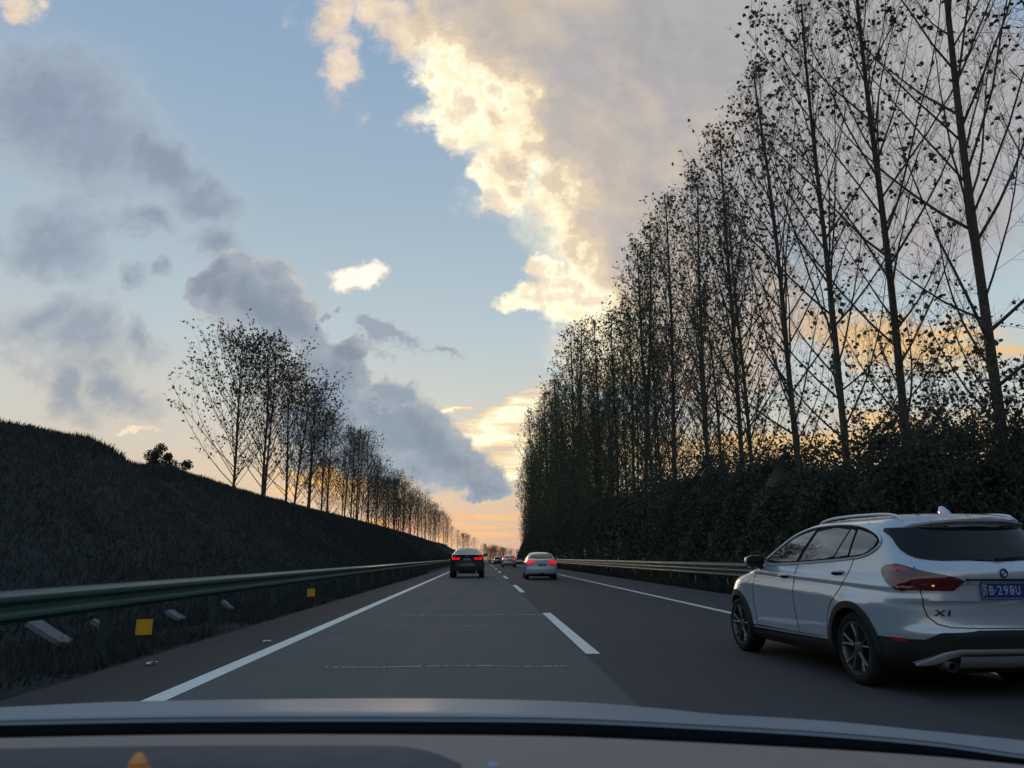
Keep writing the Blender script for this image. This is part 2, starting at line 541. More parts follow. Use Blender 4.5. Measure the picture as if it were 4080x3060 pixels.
def road_x(y):
    t = np.clip(np.asarray(y, float) - 190.0, 0, None)
    return 0.00045 * t * t

# ------------------------------------------------------------------ ground, road and markings
def asphalt(name, col, var=0.25, fine=0.55, rough=0.82):
    m = bpy.data.materials.new(name)
    m.use_nodes = True
    nt = m.node_tree
    N = NT(nt)
    b = nt.nodes['Principled BSDF']
    tc = N.n('ShaderNodeTexCoord')
    o = tc.outputs['Object']
    mp = N.n('ShaderNodeMapping')
    N.put(mp.inputs[0], o)
    mp.inputs['Scale'].default_value = (2.2, 0.05, 1)      # tyre-polished streaks along the lane
    streak = N.noise(mp.outputs[0], 1.5, 5.0, 0.6)
    patch = N.noise(o, 0.35, 4.0, 0.6)
    grit = N.noise(o, 55.0, 3.0, 0.7)
    blot = N.noise(o, 1.7, 6.0, 0.65)
    f = N.math('ADD', N.math('MULTIPLY', streak, 0.55), N.math('ADD', N.math('MULTIPLY', patch, 0.30), N.math('MULTIPLY', blot, 0.15)))
    f = N.math('MULTIPLY_ADD', N.math('SUBTRACT', grit, 0.5), fine, f)
    lo = tuple(c * (1 - var) for c in col) + (1,)
    hi = tuple(c * (1 + var) for c in col) + (1,)
    N.put(b.inputs['Base Color'], N.ramp(f, [(0.36, lo), (0.64, hi)], 'LINEAR'))
    N.put(b.inputs['Roughness'], N.maprange(streak, 0.3, 0.7, rough - 0.08, rough + 0.08, False))
    b.inputs['Specular IOR Level'].default_value = 0.35
    bp = N.n('ShaderNodeBump')
    bp.inputs['Strength'].default_value = 0.35
    bp.inputs['Distance'].default_value = 0.006
    N.put(bp.inputs['Height'], grit)
    N.put(b.inputs['Normal'], bp.outputs[0])
    return m


M = {}
M['lane_old'] = asphalt('worn_asphalt', (0.088, 0.092, 0.086), 0.20)
M['lane_new'] = asphalt('dark_asphalt', (0.050, 0.047, 0.047), 0.22)
M['shoulder'] = asphalt('shoulder_asphalt', (0.050, 0.052, 0.058), 0.20)
M['median'] = asphalt('dusty_asphalt', (0.040, 0.034, 0.031), 0.30)
M['soil'] = mat('soil', (0.055, 0.052, 0.042), 0.95, var=0.5, vscale=1.5, bump=0.6, bscale=12, spec=0.1)
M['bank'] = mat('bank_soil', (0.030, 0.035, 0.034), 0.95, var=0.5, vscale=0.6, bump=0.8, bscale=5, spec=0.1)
M['paint'] = mat('road_paint', (0.74, 0.74, 0.66), 0.6, var=0.10, vscale=3.0, bump=0.2, bscale=80)
M['seal'] = mat('joint_sealant', (0.42, 0.39, 0.34), 0.7, var=0.6, vscale=3.0, detail=8)

YR = np.concatenate([np.arange(-60, 20, 4.0), np.arange(20, 430, 5.0)])


def strip(name, x0, x1, dz, m, ys=YR, jag=0.0, thick=0.0):
    mb = MB()
    xs = np.linspace(x0, x1, 3)
    P = np.zeros((len(ys), 3, 3))
    for i, y in enumerate(ys):
        for j, x in enumerate(xs):
            P[i, j] = (x + float(road_x(y)) + (random.uniform(-jag, jag) if j != 1 else 0), y, float(road_z(y)) + dz)
    mb.grid(P[:, ::1])
    o = mb.build(name, m, smooth=30)
    return tag(o, kind='structure')


# whole ground sheet: out to the horizon, with the left cutting slope rising from the verge
def crest(y):
    return np.interp(y, [-80, 0, 15, 23, 25.5, 28.2, 29.1, 31, 33, 35.7, 40, 46, 56, 72, 110, 150, 250, 330, 420],
                     [5.0, 5.05, 5.15, 5.30, 5.42, 5.56, 5.00, 4.96, 5.15, 5.38, 5.28, 5.2, 5.2, 5.3, 5.5, 5.6, 5.5, 2.5, -4])


def bank_z(x, y):
    """height of the left embankment at x (negative), y"""
    x = np.asarray(x, float) - road_x(y)
    t = np.clip((-x - 6.2) / (14.6 - 6.2), 0, 1)
    s = t * t * (3 - 2 * t) * 0.45 + t * 0.55
    base = road_z(y)
    top = crest(y) - 0.12
    z = base - 0.03 + s * (top - base)
    z = z - np.clip(-x - 15.5, 0, 60) * 0.035
    z = z + 0.10 * np.sin(x * 1.3 + y * 0.37) * np.sin(y * 0.61 - x * 0.4) * np.clip(t * 3, 0, 1) * np.clip((1 - t) * 4 + .15, 0, 1)
    return z


def ground_sheet():
    ys = np.concatenate([[-1500, -400, -150, -80], np.arange(-60, 160, 2.0), np.arange(160, 430, 6.0), [460, 520, 640, 900, 1500, 3000]])
    xr = np.array([-3.9, 0, 4, 8.05, 8.6, 9.5, 12, 16, 25, 60, 200, 800, 3000])
    mb = MB()
    P = []
    for y in ys:
        row = []
        for x in xr:
            z = float(road_z(min(y, 520))) - 0.012
            if x > 8.5:
                z += min(0.35, (x - 8.5) * 0.12)
            row.append((x + float(road_x(min(y, 430))), y, z))
        P.append(row)
    mb.grid(np.array(P))
    o = mb.build('ground', M['soil'], smooth=60)
    tag(o, kind='structure')
    xl = np.concatenate([[-3.9], np.arange(-4.6, -18, -0.55), [-20, -25, -35, -60, -200, -800, -3000]])
    mb = MB()
    P = []
    for y in ys:
        yc = min(y, 430)
        row = []
        for x in xl:
            if x > -5.0:
                z = float(road_z(yc)) - 0.012
            else:
                z = float(bank_z(max(x, -60) + float(road_x(yc)), max(-80, yc)))
            row.append((x + float(road_x(yc)), y, z))
        P.append(row)
    mb.grid(np.array(P))
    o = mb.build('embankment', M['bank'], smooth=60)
    tag(o, kind='structure')


ground_sheet()
strip('median_shoulder', -4.05, -2.70, 0.0, M['median'])
strip('fast_lane', -2.70, 1.28, 0.0, M['lane_old'])
strip('slow_lane', 1.28, 5.36, 0.0, M['lane_new'])
strip('hard_shoulder', 5.36, 8.02, 0.0, M['shoulder'])
strip('edge_line', -2.86, -2.66, 0.005, M['paint'])
strip('edge_line', 5.30, 5.48, 0.005, M['paint'])
for k in range(-2, 14):
    y0 = 9.9 + 17.0 * k
    strip('lane_dash', 1.30, 1.48, 0.005, M['paint'], ys=np.linspace(y0, y0 + 7.1, 4))


def seam(y, x0, x1, w, gaps, seed):
    """pale, broken line of joint sealant across the lane"""
    rs = random.Random(seed)
    mb = MB()
    n = 90
    for i in range(n):
        t0, t1 = i / n, (i + 1) / n
        xa, xb = x0 + (x1 - x0) * t0, x0 + (x1 - x0) * t1
        if rs.random() < gaps * (1.6 - abs(t0 - 0.5) * -1.2):
            continue
        ya = y + 0.035 * math.sin(t0 * 9 + seed) + rs.uniform(-.006, .006)
        yb = y + 0.035 * math.sin(t1 * 9 + seed) + rs.uniform(-.006, .006)
        wa = w * rs.uniform(0.5, 1.2)
        mb.add([(xa, ya - wa, .005), (xb, yb - wa, .005), (xb, yb + wa, .005), (xa, ya + wa, .005)], [(0, 1, 2, 3)])
    tag(mb.build('road_joint', M['seal']), kind='structure')


seam(16.5, -1.75, 1.28, 0.055, 0.10, 1)
seam(13.9, -1.7, 0.95, 0.042, 0.35, 2)
seam(8.85, -1.75, 0.95, 0.026, 0.12, 3)

# ------------------------------------------------------------------ guard rails
M['rail'] = mat('green_rail_paint', (0.028, 0.078, 0.068), 0.55, var=0.25, vscale=1.2, coat=0.1, stretch=(1, .3, 1))
M['rail_sunset'] = mat('sunset_lit_rail_paint', (0.13, 0.16, 0.12), 0.5, var=0.25, vscale=0.8, coat=0.0)  # paler rail copy: sunset reflection on the far stretch put into the colour
M['post'] = mat('green_post_paint', (0.018, 0.040, 0.034), 0.5, var=0.3, vscale=4)
M['reflector_white'] = mat('white_reflector', (0.75, 0.75, 0.72), 0.3)
M['reflector_yellow'] = mat('yellow_reflector', (0.62, 0.34, 0.015), 0.4, var=0.15, vscale=20)


def beam_mesh(prof, length, name, m):
    """prof: (out, z) line of the rail's face, towards the road; 5 mm thick"""
    mb = MB()
    n = len(prof)
    loop = [(o, z) for o, z in prof] + [(o - 0.006, z) for o, z in reversed(prof)]
    vs = []
    for y in (0.001, length - 0.001):
        for o, z in loop:
            vs.append((o, y, z))
    k = len(loop)
    fs = [(i, (i + 1) % k, k + (i + 1) % k, k + i) for i in range(k)]
    fs += [tuple(range(k)), tuple(range(2 * k - 1, k - 1, -1))]
    mb.add(vs, fs)
    ob = max(o for o, z in prof) if abs(max(o for o, z in prof)) > abs(min(o for o, z in prof)) else min(o for o, z in prof)
    sg = 1 if ob > 0 else -1
    zs_ = sorted(set(round(z, 3) for o, z in prof if abs(o) > abs(ob) * .95))
    n_w = len(prof) // 12
    z0_, z1_ = prof[0][1], prof[-1][1]
    for k in range(n_w):
        zc = z0_ + (z1_ - z0_) * (k + .5) / n_w
        for yy in (.06, .20):
            mb.lathe([(.001, ob + sg * .012), (.012, ob + sg * .010), (.016, ob + sg * .002), (.016, ob - sg * .002)], 'X', 8, (0, yy, zc))
        mb.box((ob + sg * .001, .13, zc), (.006, .30, (z1_ - z0_) / n_w * .30))
    me = mb.mesh(name, m, 25)
    fix_normals(me)
    finish(me, 25)
    return me


def corrugation(z0, z1, waves, depth):
    pts = []
    h = (z1 - z0)
    pts.append((depth * .45, z0))
    for w in range(waves):
        a = z0 + h * (w + 0.08) / waves
        b = z0 + h * (w + 0.92) / waves
        q = (b - a)
        pts += [(depth * .55, a), (depth * .95, a + q * .18), (depth, a + q * .26), (depth, a + q * .36)]
        pts += [(depth * .1, a + q * .46), (0.0, a + q * .5), (depth * .1, a + q * .54)] if False else []
        pts += [(depth, a + q * .64), (depth, a + q * .74), (depth * .95, a + q * .82), (depth * .55, b)]
        if w < waves - 1:
            pts += [(0.0, b + h * .05 / waves), (0.0, b + h * .11 / waves)]
    pts.append((depth * .45, z1))
    return pts


def w_profile(z0, z1, waves, d):
    """rounded corrugations"""
    pts = []
    n = waves * 12
    for i in range(n + 1):
        t = i / n
        c = 0.5 - 0.5 * math.cos(2 * math.pi * t * waves)
        pts.append((d * min(1.0, c * 1.25), z0 + (z1 - z0) * t))
    return pts


def guardrail(name, x, side, z0, z1, waves, y0, count, label, group=None, y_sunset=1e9, nref=()):
    """side=+1: traffic is at larger x (rail on the left)"""
    root = empty(name, (x, 0, 0))
    tag(root, label, 'guardrail', group)
    L = 4.0
    prof = [(o * side, z) for o, z in w_profile(z0, z1, waves, 0.085)]
    me_a = beam_mesh(prof, L, 'beam', M['rail'])
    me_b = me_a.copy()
    me_b.materials[0] = M['rail_sunset']
    pb = MB()
    w = -side
    zt = z1 - 0.02
    pb.box((w * 0.075, 0, zt / 2 - 0.3), (0.005, 0.12, zt + 0.6))
    pb.box((w * 0.130, 0.058, zt / 2 - 0.3), (0.105, 0.005, zt + 0.6))
    pb.box((w * 0.130, -0.058, zt / 2 - 0.3), (0.105, 0.005, zt + 0.6))
    pm = pb.mesh('post', M['post'])
    bb = MB()
    bb.box((w * 0.037, 0, (z0 + z1) / 2), (0.066, 0.15, (z1 - z0) * 0.72))
    bm_ = bb.mesh('spacer_block', M['post'])
    for k in range(count):
        y = y0 + k * L
        pitch = math.atan2(float(road_z(y + L)) - float(road_z(y)), L)
        yaw = -math.atan2(float(road_x(y + L)) - float(road_x(y)), L)
        o = link('beam', me_b if y > y_sunset else me_a, root, (float(road_x(y)), y, float(road_z(y))))
        o.rotation_euler = (pitch, 0, yaw)
        link('post', pm, root, (float(road_x(y)), y + 0.3, float(road_z(y))))
        link('spacer_block', bm_, root, (float(road_x(y)), y + 0.3, float(road_z(y))))
    rb = MB()
    rb.box((side * 0.075, 0, 0), (0.012, 0.09, 0.13))
    rm = rb.mesh('reflector', M['reflector_white'])
    for y in nref:
        link('reflector', rm, root, (float(road_x(y)), y, z0 + 0.10))
    return root


guardrail('guardrail', -4.70, 1, 0.53, 0.86, 2, -6, 68, 'green corrugated steel guardrail along the dark embankment beside the fast lane', 'guardrails along the motorway')
guardrail('guardrail', 8.30, -1, 0.54, 1.00, 3, -6, 68, 'green triple ridged guardrail between hard shoulder and bushes, passing behind the white cars', 'guardrails along the motorway',
          y_sunset=37, nref=(50, 58.5, 72, 90))

# yellow delineators standing under the left rail
for y, lab in ((10.82, 'yellow square delineator on short green post under guardrail, the nearest and largest'),
               (20.9, 'small yellow delineator on green post under guardrail, farther from the camera')):
    t = empty('delineator', (-4.56, y, 0))
    tag(t, lab, 'road delineator', 'yellow delineators below the left guardrail')
    mb = MB()
    mb.box((0, 0, 0.13), (0.05, 0.10, 0.30))
    mb.build('post', M['post'], t)
    mb = MB()
    mb.box((0.03, -0.075, 0.27), (0.20, 0.012, 0.20), rz=0.45)
    mb.build('reflector_plate', M['reflector_yellow'], t)

# pale slabs and scraps lying behind the rail
M['concrete'] = mat('pale_concrete', (0.13, 0.138, 0.15), 0.8, var=0.25, vscale=6, bump=0.3, bscale=30)
M['scrap'] = mat('white_scrap', (0.6, 0.58, 0.55), 0.6, var=0.2, vscale=12)


def slab(x, y, sx, sy, tilt, rz, label):
    mb = MB()
    out = [(-.5, -.5), (-.1, -.56), (.42, -.5), (.52, -.1), (.46, .5), (.05, .44), (-.46, .52), (-.55, .05)]
    n = len(out)
    vs = [(a * sx, b * sy, -0.03) for a, b in out] + [(a * sx * .97, b * sy * .97, 0.03) for a, b in out]
    fs = [tuple(range(n - 1, -1, -1)), tuple(range(n, 2 * n))] + [(i, (i + 1) % n, n + (i + 1) % n, n + i) for i in range(n)]
    mb.add(vs, fs)
    o = mb.build('concrete_slab', M['concrete'], smooth=30, loc=(x, y, 0.08 + abs(math.sin(tilt)) * sx * .4))
    o.rotation_euler = (0, tilt, rz)
    tag(o, label, 'concrete slab', 'broken slabs behind the left guardrail')


slab(-5.75, 10.75, 0.55, 0.42, 0.55, 0.15, 'largest pale concrete slab tilted behind guardrail at the left edge')
slab(-5.85, 12.35, 0.30, 0.24, 0.6, 0.3, 'small pale concrete slab behind guardrail between large slab and yellow delineator')
slab(-5.6, 14.6, 0.34, 0.22, 0.45, -0.2, 'pale concrete slab behind guardrail just beyond the nearest yellow delineator')
slab(-5.55, 17.3, 0.30, 0.26, 0.7, 0.1, 'upright pale concrete slab farthest along behind the guardrail')


def scrap(x, y, s, rz, label):
    mb = MB()
    P = np.zeros((4, 4, 3))
    rs = random.Random(int(y * 10))
    for i in range(4):
        for j in range(4):
            P[i, j] = ((i - 1.5) / 3 * s, (j - 1.5) / 3 * s * .7, 0.012 + rs.uniform(0, .025))
    mb.grid(P)
    o = mb.build('paper_scrap', M['scrap'], smooth=60, loc=(x, y, 0.004))
    o.rotation_euler = (0, 0, rz)
    tag(o, label, 'litter', 'scraps on the left shoulder')


scrap(-3.05, 11.35, 0.11, 0.4, 'white paper scrap on the brown shoulder beside the edge line, the brighter of two')
scrap(-3.72, 9.1, 0.12, 1.1, 'pale paper scrap farther from the edge line on the brown shoulder')

# ------------------------------------------------------------------ trees
M['bark'] = mat('poplar_bark', (0.062, 0.056, 0.050), 0.9, var=0.4, vscale=3, bump=0.5, bscale=25, spec=0.15, stretch=(1, 1, .3))
M['leaf_green'] = leaf_mat('poplar_leaf', (0.045, 0.075, 0.035), (0.095, 0.130, 0.060))
M['leaf_brown'] = leaf_mat('autumn_leaf', (0.040, 0.042, 0.028), (0.085, 0.085, 0.050))
M['bush'] = leaf_mat('bush_leaf', (0.046, 0.056, 0.040), (0.060, 0.070, 0.050))
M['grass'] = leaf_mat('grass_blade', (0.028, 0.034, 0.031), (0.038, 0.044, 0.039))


def rand_unit(rs):
    z = rs.uniform(-1, 1)
    t = rs.uniform(0, 2 * math.pi)
    s = math.sqrt(1 - z * z)
    return Vector((s * math.cos(t), s * math.sin(t), z))


def leaf_quads(pos, size, rs_np, flat=0.35):
    """one rhombic leaf blade per position"""
    n = len(pos)
    d = rs_np.normal(size=(n, 3))
    d /= np.linalg.norm(d, axis=1)[:, None] + 1e-9
    e = rs_np.normal(size=(n, 3))
    e -= (e * d).sum(1)[:, None] * d
    e /= np.linalg.norm(e, axis=1)[:, None] + 1e-9
    s = np.asarray(size)[:, None]
    V = np.stack([pos - d * s * .5, pos + e * s * .42 - d * s * .08, pos + d * s * .55, pos - e * s * .42 - d * s * .08], 1).reshape(-1, 3)
    return V, np.arange(n * 4).reshape(n, 4)


def poplar(seed, H, cb, reach, n_prim, n_sec, n_twig, leaf_f, leaf_size, r0, angle=42, fork=0.0):
    """returns wood mesh and leaf mesh; cb: where the crown starts (share of H); reach: widest spread;
    leaf_f(t, q): expected leaves on a twig at height share t, q = how far out on its limb"""
    rs = random.Random(seed)
    rn = np.random.default_rng(seed)
    mb = MB()
    leaves = []
    # trunk
    n = 14
    lean = Vector((rs.uniform(-.02, .02), rs.uniform(-.02, .02), 0))
    tp, tr = [], []
    for i in range(n + 1):
        t = i / n
        w = 0.10 * math.sin(t * 7 + seed) * t
        tp.append(Vector((w + lean.x * H * t, 0.08 * math.cos(t * 5 + seed * 2) * t + lean.y * H * t, H * t)))
        tr.append(r0 * (1.15 - t) ** 0.85 * (1.25 if i == 0 else 1) * 0.9 + 0.012)
    mb.tube(tp, tr, 7)

    def trunk_at(t):
        k = min(int(t * n), n - 1)
        return tp[k].lerp(tp[k + 1], t * n - k)

    az = rs.uniform(0, 6.28)
    for i in range(n_prim):
        u = (i + rs.uniform(0, .8)) / n_prim
        t = cb + (0.985 - cb) * u
        az += 2.4 + rs.uniform(-.5, .5)
        shape = (math.sin(math.pi * min(1, 0.18 + u * 0.80)) ** 0.75) * (1 - 0.55 * u)
        L = reach * shape * rs.uniform(0.75, 1.2) / math.sin(R(angle)) + 0.35
        if u < .25 and rs.random() < .35:
            L *= .55
        L = min(L, (H * 1.03 - t * H) / math.cos(R(angle)) * 1.0 + .5)
        a = R(angle + rs.uniform(-10, 12) + (8 if u < .2 else 0) - u * 12)
        d = Vector((math.sin(a) * math.cos(az), math.sin(a) * math.sin(az), math.cos(a)))
        p = trunk_at(t).copy()
        pts = [p.copy()]
        m = 6
        for k in range(m):
            d = (d + Vector((rs.uniform(-.09, .09), rs.uniform(-.09, .09), 0.09))).normalized()
            p = p + d * (L / m)
            pts.append(p.copy())
        rb = max(0.008, min(r0 * 0.34, 0.0075 * L + 0.006) * (1 - .4 * u))
        mb.tube(pts, [rb * (1 - .82 * k / m) + .003 for k in range(m + 1)], 4, cap=False)
        ns = max(2, int(n_sec * (0.5 + L / (reach * 1.8))))
        for s in range(ns):
            q = 0.16 + 0.84 * (s + rs.uniform(0, 1)) / ns
            q = min(q, .995)
            k = min(int(q * m), m - 1)
            b = pts[k].lerp(pts[k + 1], q * m - k)
            dd = (pts[k + 1] - pts[k]).normalized()
            side = dd.cross(rand_unit(rs)).normalized()
            b_ang = R(rs.uniform(28, 62))
            sd = (dd * math.cos(b_ang) + side * math.sin(b_ang) + Vector((0, 0, .18))).normalized()
            sl = (0.22 + 0.22 * rs.random()) * L * (1.15 - q * .75) + .35
            sl = min(sl, 1.9)
            sp_ = [b]
            pp = b.copy()
            for j in range(3):
                sd = (sd + Vector((rs.uniform(-.14, .14), rs.uniform(-.14, .14), .08))).normalized()
                pp = pp + sd * (sl / 3)
                sp_.append(pp.copy())
            mb.tube(sp_, [.0065, .005, .004, .0026], 3, cap=False)
            for w in range(n_twig):
                g = rs.uniform(.25, 1)
                j = min(int(g * 3), 2)
                tb = sp_[j].lerp(sp_[j + 1], g * 3 - j)
                td = (sd + rand_unit(rs) * .8 + Vector((0, 0, .15))).normalized()
                tl = rs.uniform(.22, .6)
                te = tb + td * tl
                mb.tube([tb, tb.lerp(te, .55) + rand_unit(rs) * .03, te], [.0038, .0032, .0022], 3, cap=False)
                ex = leaf_f(b.z / H, q)
                cnt = int(ex) + (1 if rs.random() < ex - int(ex) else 0)
                if cnt:
                    c = te
                    for _ in range(cnt):
                        lp = tb.lerp(te, rs.uniform(.3, 1.05)) + rand_unit(rs) * rs.uniform(.02, .12)
                        leaves.append((lp.x, lp.y, lp.z))
    wood = mb.mesh('trunk', M['bark'], 50)
    if leaves:
        pos = np.array(leaves)
        sz = leaf_size * rn.uniform(.6, 1.3, len(pos))
        V, F = leaf_quads(pos, sz, rn)
        return wood, (V, F)
    return wood, None


def tree_proto(args, lm):
    wood, lv = poplar(*args)
    crown = fast_mesh('crown', lv[0], lv[1], lm) if lv else None
    return wood, crown


clump = lambda rs_: None
LG, LB = M['leaf_green'], M['leaf_brown']
# near right: mostly bare, leaves left in bunches; deeper right: leafy; left row: leafy at the crown's edge
PR_BARE = [tree_proto((11, 21.0, .16, 4.6, 42, 12, 6, lambda t, q: (.45 if q > .75 else .12) * (1.6 if t > .7 else 1), .15, .120, 40), LB),
           tree_proto((12, 19.5, .18, 4.2, 42, 12, 6, lambda t, q: (.6 if q > .7 else .15) * (1.8 if t > .7 else 1), .15, .112, 38), LB),
           tree_proto((13, 20.5, .16, 4.2, 46, 11, 6, lambda t, q: (.8 if q > .6 else .3), .16, .115, 36), LG)]
PR_LEAF = [tree_proto((21, 21.5, .14, 3.9, 52, 8, 3, lambda t, q: 1.2 + q * 1.1, .16, .135, 32), LG),
           tree_proto((22, 22.5, .12, 3.3, 52, 8, 3, lambda t, q: 1.35 + q * 1.2, .16, .130, 30), LG),
           tree_proto((23, 20.5, .12, 3.7, 50, 8, 3, lambda t, q: 1.1 + q * 1.1, .16, .130, 33), LG)]
PL = [tree_proto((31, 11.2, .04, 6.0, 60, 11, 3, lambda t, q: (1.0 + 2.0 * max(0, q - .3)) * (1.3 if t > .5 else .9), .18, .100, 40), LB),
      tree_proto((32, 11.8, .06, 4.6, 38, 10, 3, lambda t, q: (.5 + 1.2 * max(0, q - .3)) * (1.4 if t > .6 else .8), .18, .100, 36), LB),
      tree_proto((33, 12.0, .08, 3.8, 32, 8, 3, lambda t, q: (.35 + .9 * max(0, q - .3)) * (1.3 if t > .6 else .8), .18, .095, 34), LB),
      tree_proto((34, 11.4, .06, 3.6, 32, 8, 3, lambda t, q: (.4 + .9 * max(0, q - .3)) * (1.2 if t > .5 else .9), .18, .090, 33), LB)]


def plant_tree(proto, x, y, z, s, rz, label, group, name='poplar_tree', sz=1.0):
    root = empty(name, (x, y, z), rz)
    root.scale = (s, s, s * sz)
    lean = random.Random(int(y * 100) + int(x * 10))
    root.rotation_euler = (lean.uniform(-.045, .045), lean.uniform(-.045, .045), rz)
    tag(root, label, 'tree', group)
    link('trunk', proto[0], root)
    if proto[1]:
        link('crown', proto[1], root)
    return root


GR = 'poplars along the right verge'
GL = 'poplars on the left embankment'
near_r = [
    (11.3, 11.6, 0, 0.98, 'bare poplar at the right picture edge, standing nearest to the camera'),
    (11.0, 15.5, 0, 0.96, 'thick trunked bare poplar rising behind the rear half of the white SUV'),
    (11.1, 19.4, 1, 1.02, 'bare poplar with long slanting limbs above the tail of the white SUV'),
    (10.9, 22.2, 0, 0.93, 'slim bare poplar above the roof of the white SUV'),
    (11.1, 25.9, 2, 0.98, 'sparsely leaved poplar above the front of the white SUV'),
    (11.0, 31.8, 1, 1.02, 'half bare poplar rising from the bushes just ahead of the white SUV'),
    (11.3, 38.0, 2, 1.05, 'twiggy poplar with green bunches low down, second ahead of the white SUV'),
    (11.2, 44.6, 2, 1.10, 'poplar with scattered leaves, third in the row ahead of the white SUV'),
]
for i, (x, y, k, s, lab) in enumerate(near_r):
    plant_tree(PR_BARE[k], x, y, 0.3, s, 1.1 + i * 1.9, lab, GR)
ORD = ['first', 'second', 'third', 'fourth', 'fifth', 'sixth', 'seventh', 'eighth', 'ninth', 'tenth', 'eleventh', 'twelfth', 'thirteenth', 'fourteenth', 'fifteenth', 'sixteenth']
y = 49.5
i = 0
rs = random.Random(5)
FAR_R = 'leafy slender poplar packed among others in the far part of the right verge row'
while y < 186:
    p = PR_LEAF[i % 3] if (y > 54 or i % 2) else PR_BARE[2]
    lab = FAR_R
    if 0 < i < len(ORD):
        lab = 'leafy poplar, %s past the thin near trunks of the right verge row' % ORD[i]
    if i == 0:
        lab = 'leafy poplar where the right row turns from thin to dense, nearest dense one'
    plant_tree(p, 11.2 + rs.uniform(-.7, .6), y, 0.3 + float(road_z(y)), rs.uniform(.80, 1.2) * (1.12 if y > 60 else 1) * (0.92 if y > 160 else 1), rs.uniform(0, 6.28), lab, GR)
    y += rs.uniform(3.4, 5.2)
    i += 1
BACK_R = 'poplar in the second row, seen between the front trunks above the roadside bushes'
y = 43.0
i = 0
while y < 180:
    p = PR_BARE[i % 3] if y < 36 else (PR_BARE[2] if (y < 50 and i % 2) else PR_LEAF[i % 3])
    plant_tree(p, 15.6 + rs.uniform(-.8, .8), y, 0.4 + float(road_z(y)), rs.uniform(.85, 1.05), rs.uniform(0, 6.28), BACK_R, GR)
    y += rs.uniform(4.2, 6.0)
    i += 1
# a few younger poplars standing in front, their crowns edging over the shoulder
y = 62
while y < 186:
    plant_tree(PR_LEAF[int(y) % 3], 9.9 + rs.uniform(-.3, .5), y, 0.2 + float(road_z(y)), rs.uniform(.40, .62), rs.uniform(0, 6.28),
               'young leafy poplar standing in front of the far right verge row', GR)
    y += rs.uniform(4, 7)

left = [(49.8, 0, 0.86, 'broad leafy poplar at the near end of the left embankment row, with drooping outer limbs'),
        (54.3, 1, 0.95, 'tallest poplar of the left embankment row, second from its near end'),
        (56.8, 2, 0.93, 'slim poplar close behind the tallest one on the left embankment'),
        (60.8, 1, 0.92, 'poplar with a dark straight trunk, fourth from near end of the left row'),
        (65.8, 0, 0.92, 'leafy poplar with a rounded top, fifth from the near end of the left row'),
        (69.0, 2, 0.86, 'thin poplar between two stouter ones in the middle of the left row')]
for i, (y, k, s, lab) in enumerate(left):
    plant_tree(PL[k], -16.0 + (0.4 if i % 2 else -.2), y, float(bank_z(-16, y)) - .1, s, 0.7 + i * 2.1, lab, GL)
y = 73.5
i = 0
while y < 275:
    s = rs.uniform(.74, .96)
    if 104 < y < 110:
        s = 1.12
    plant_tree(PL[i % 4] if i % 4 else PL[3], -16.2 + float(road_x(y)) + rs.uniform(-.8, .8), y, float(bank_z(-16 + float(road_x(y)), y)) - .1, s * (1.0 if y < 150 else 1.08), rs.uniform(0, 6.28),
               ('slender poplar, %s from the near end of the left embankment row' % ORD[i + 6]) if i + 6 < len(ORD) else 'slender poplar in the receding far part of the left embankment row', GL)
    y += rs.uniform(3.6, 5.6) if y < 150 else rs.uniform(5, 8)
    i += 1
y = 100
while y < 200:
    plant_tree(PL[int(y) % 4], -19.5 + rs.uniform(-1, 1), y, float(bank_z(-19, y)) - .1, rs.uniform(.7, .9), rs.uniform(0, 6.28),
               'slender poplar standing behind the far part of the left embankment row', GL)
    y += rs.uniform(7, 12)
# far trees closing the view where the road dips away
for i in range(11):
    y = 360 + i * 9 + rs.uniform(-5, 5)
    x = -2 + i * 1.9 + rs.uniform(-2, 2) + (6 if i % 3 == 0 else 0)
    plant_tree(PL[i % 4], x, y, -5.6 - (y - 360) * .01, rs.uniform(.85, 1.05), rs.uniform(0, 6.28),
               'tiny bare tree far ahead where the road dips out of sight', 'far trees beyond the crest of the road')
for i in range(5):
    y = 285 + i * 11
    x = -14 + float(road_x(y)) * .6 + i * 1.2
    plant_tree(PL[(i + 2) % 4], x, y, float(bank_z(x, y)) - 0.2, rs.uniform(.55, .7), rs.uniform(0, 6.28),
               'low bushy tree at the far end of the left embankment', 'low trees ending the left embankment')

# small dark evergreen on the left crest
def leaf_ball(n, c, r, size, seed, lobes=7):
    g = np.random.default_rng(seed)
    cs = g.normal(size=(lobes, 3)) * np.array(r) * .5
    k = g.integers(0, lobes, n)
    d = g.normal(size=(n, 3))
    d /= np.linalg.norm(d, axis=1)[:, None]
    p = cs[k] + d * (g.random(n) ** .4)[:, None] * np.array(r) * .5 * g.uniform(.5, 1.0, lobes)[k][:, None]
    return leaf_quads(p + np.array(c), size * g.uniform(.6, 1.3, n), g)


t = empty('evergreen_bush', (-16.4, 38.6, float(bank_z(-16.4, 38.6)) + .25))
t.scale = (.72, .72, .78)
tag(t, 'small dark evergreen standing alone on the left embankment crest, left of the poplars', 'bush')
V, F = leaf_ball(4200, (0, 0, 0.60), (1.15, 1.1, 0.95), .12, 3, 11)
link('crown', fast_mesh('crown', V, F, M['bush']), t)
mb = MB()
mb.tube([(0, 0, -.2), (.03, 0, .3), (0, .02, .8)], [.06, .05, .03], 6)
mb.build('trunk', M['bark'], t)

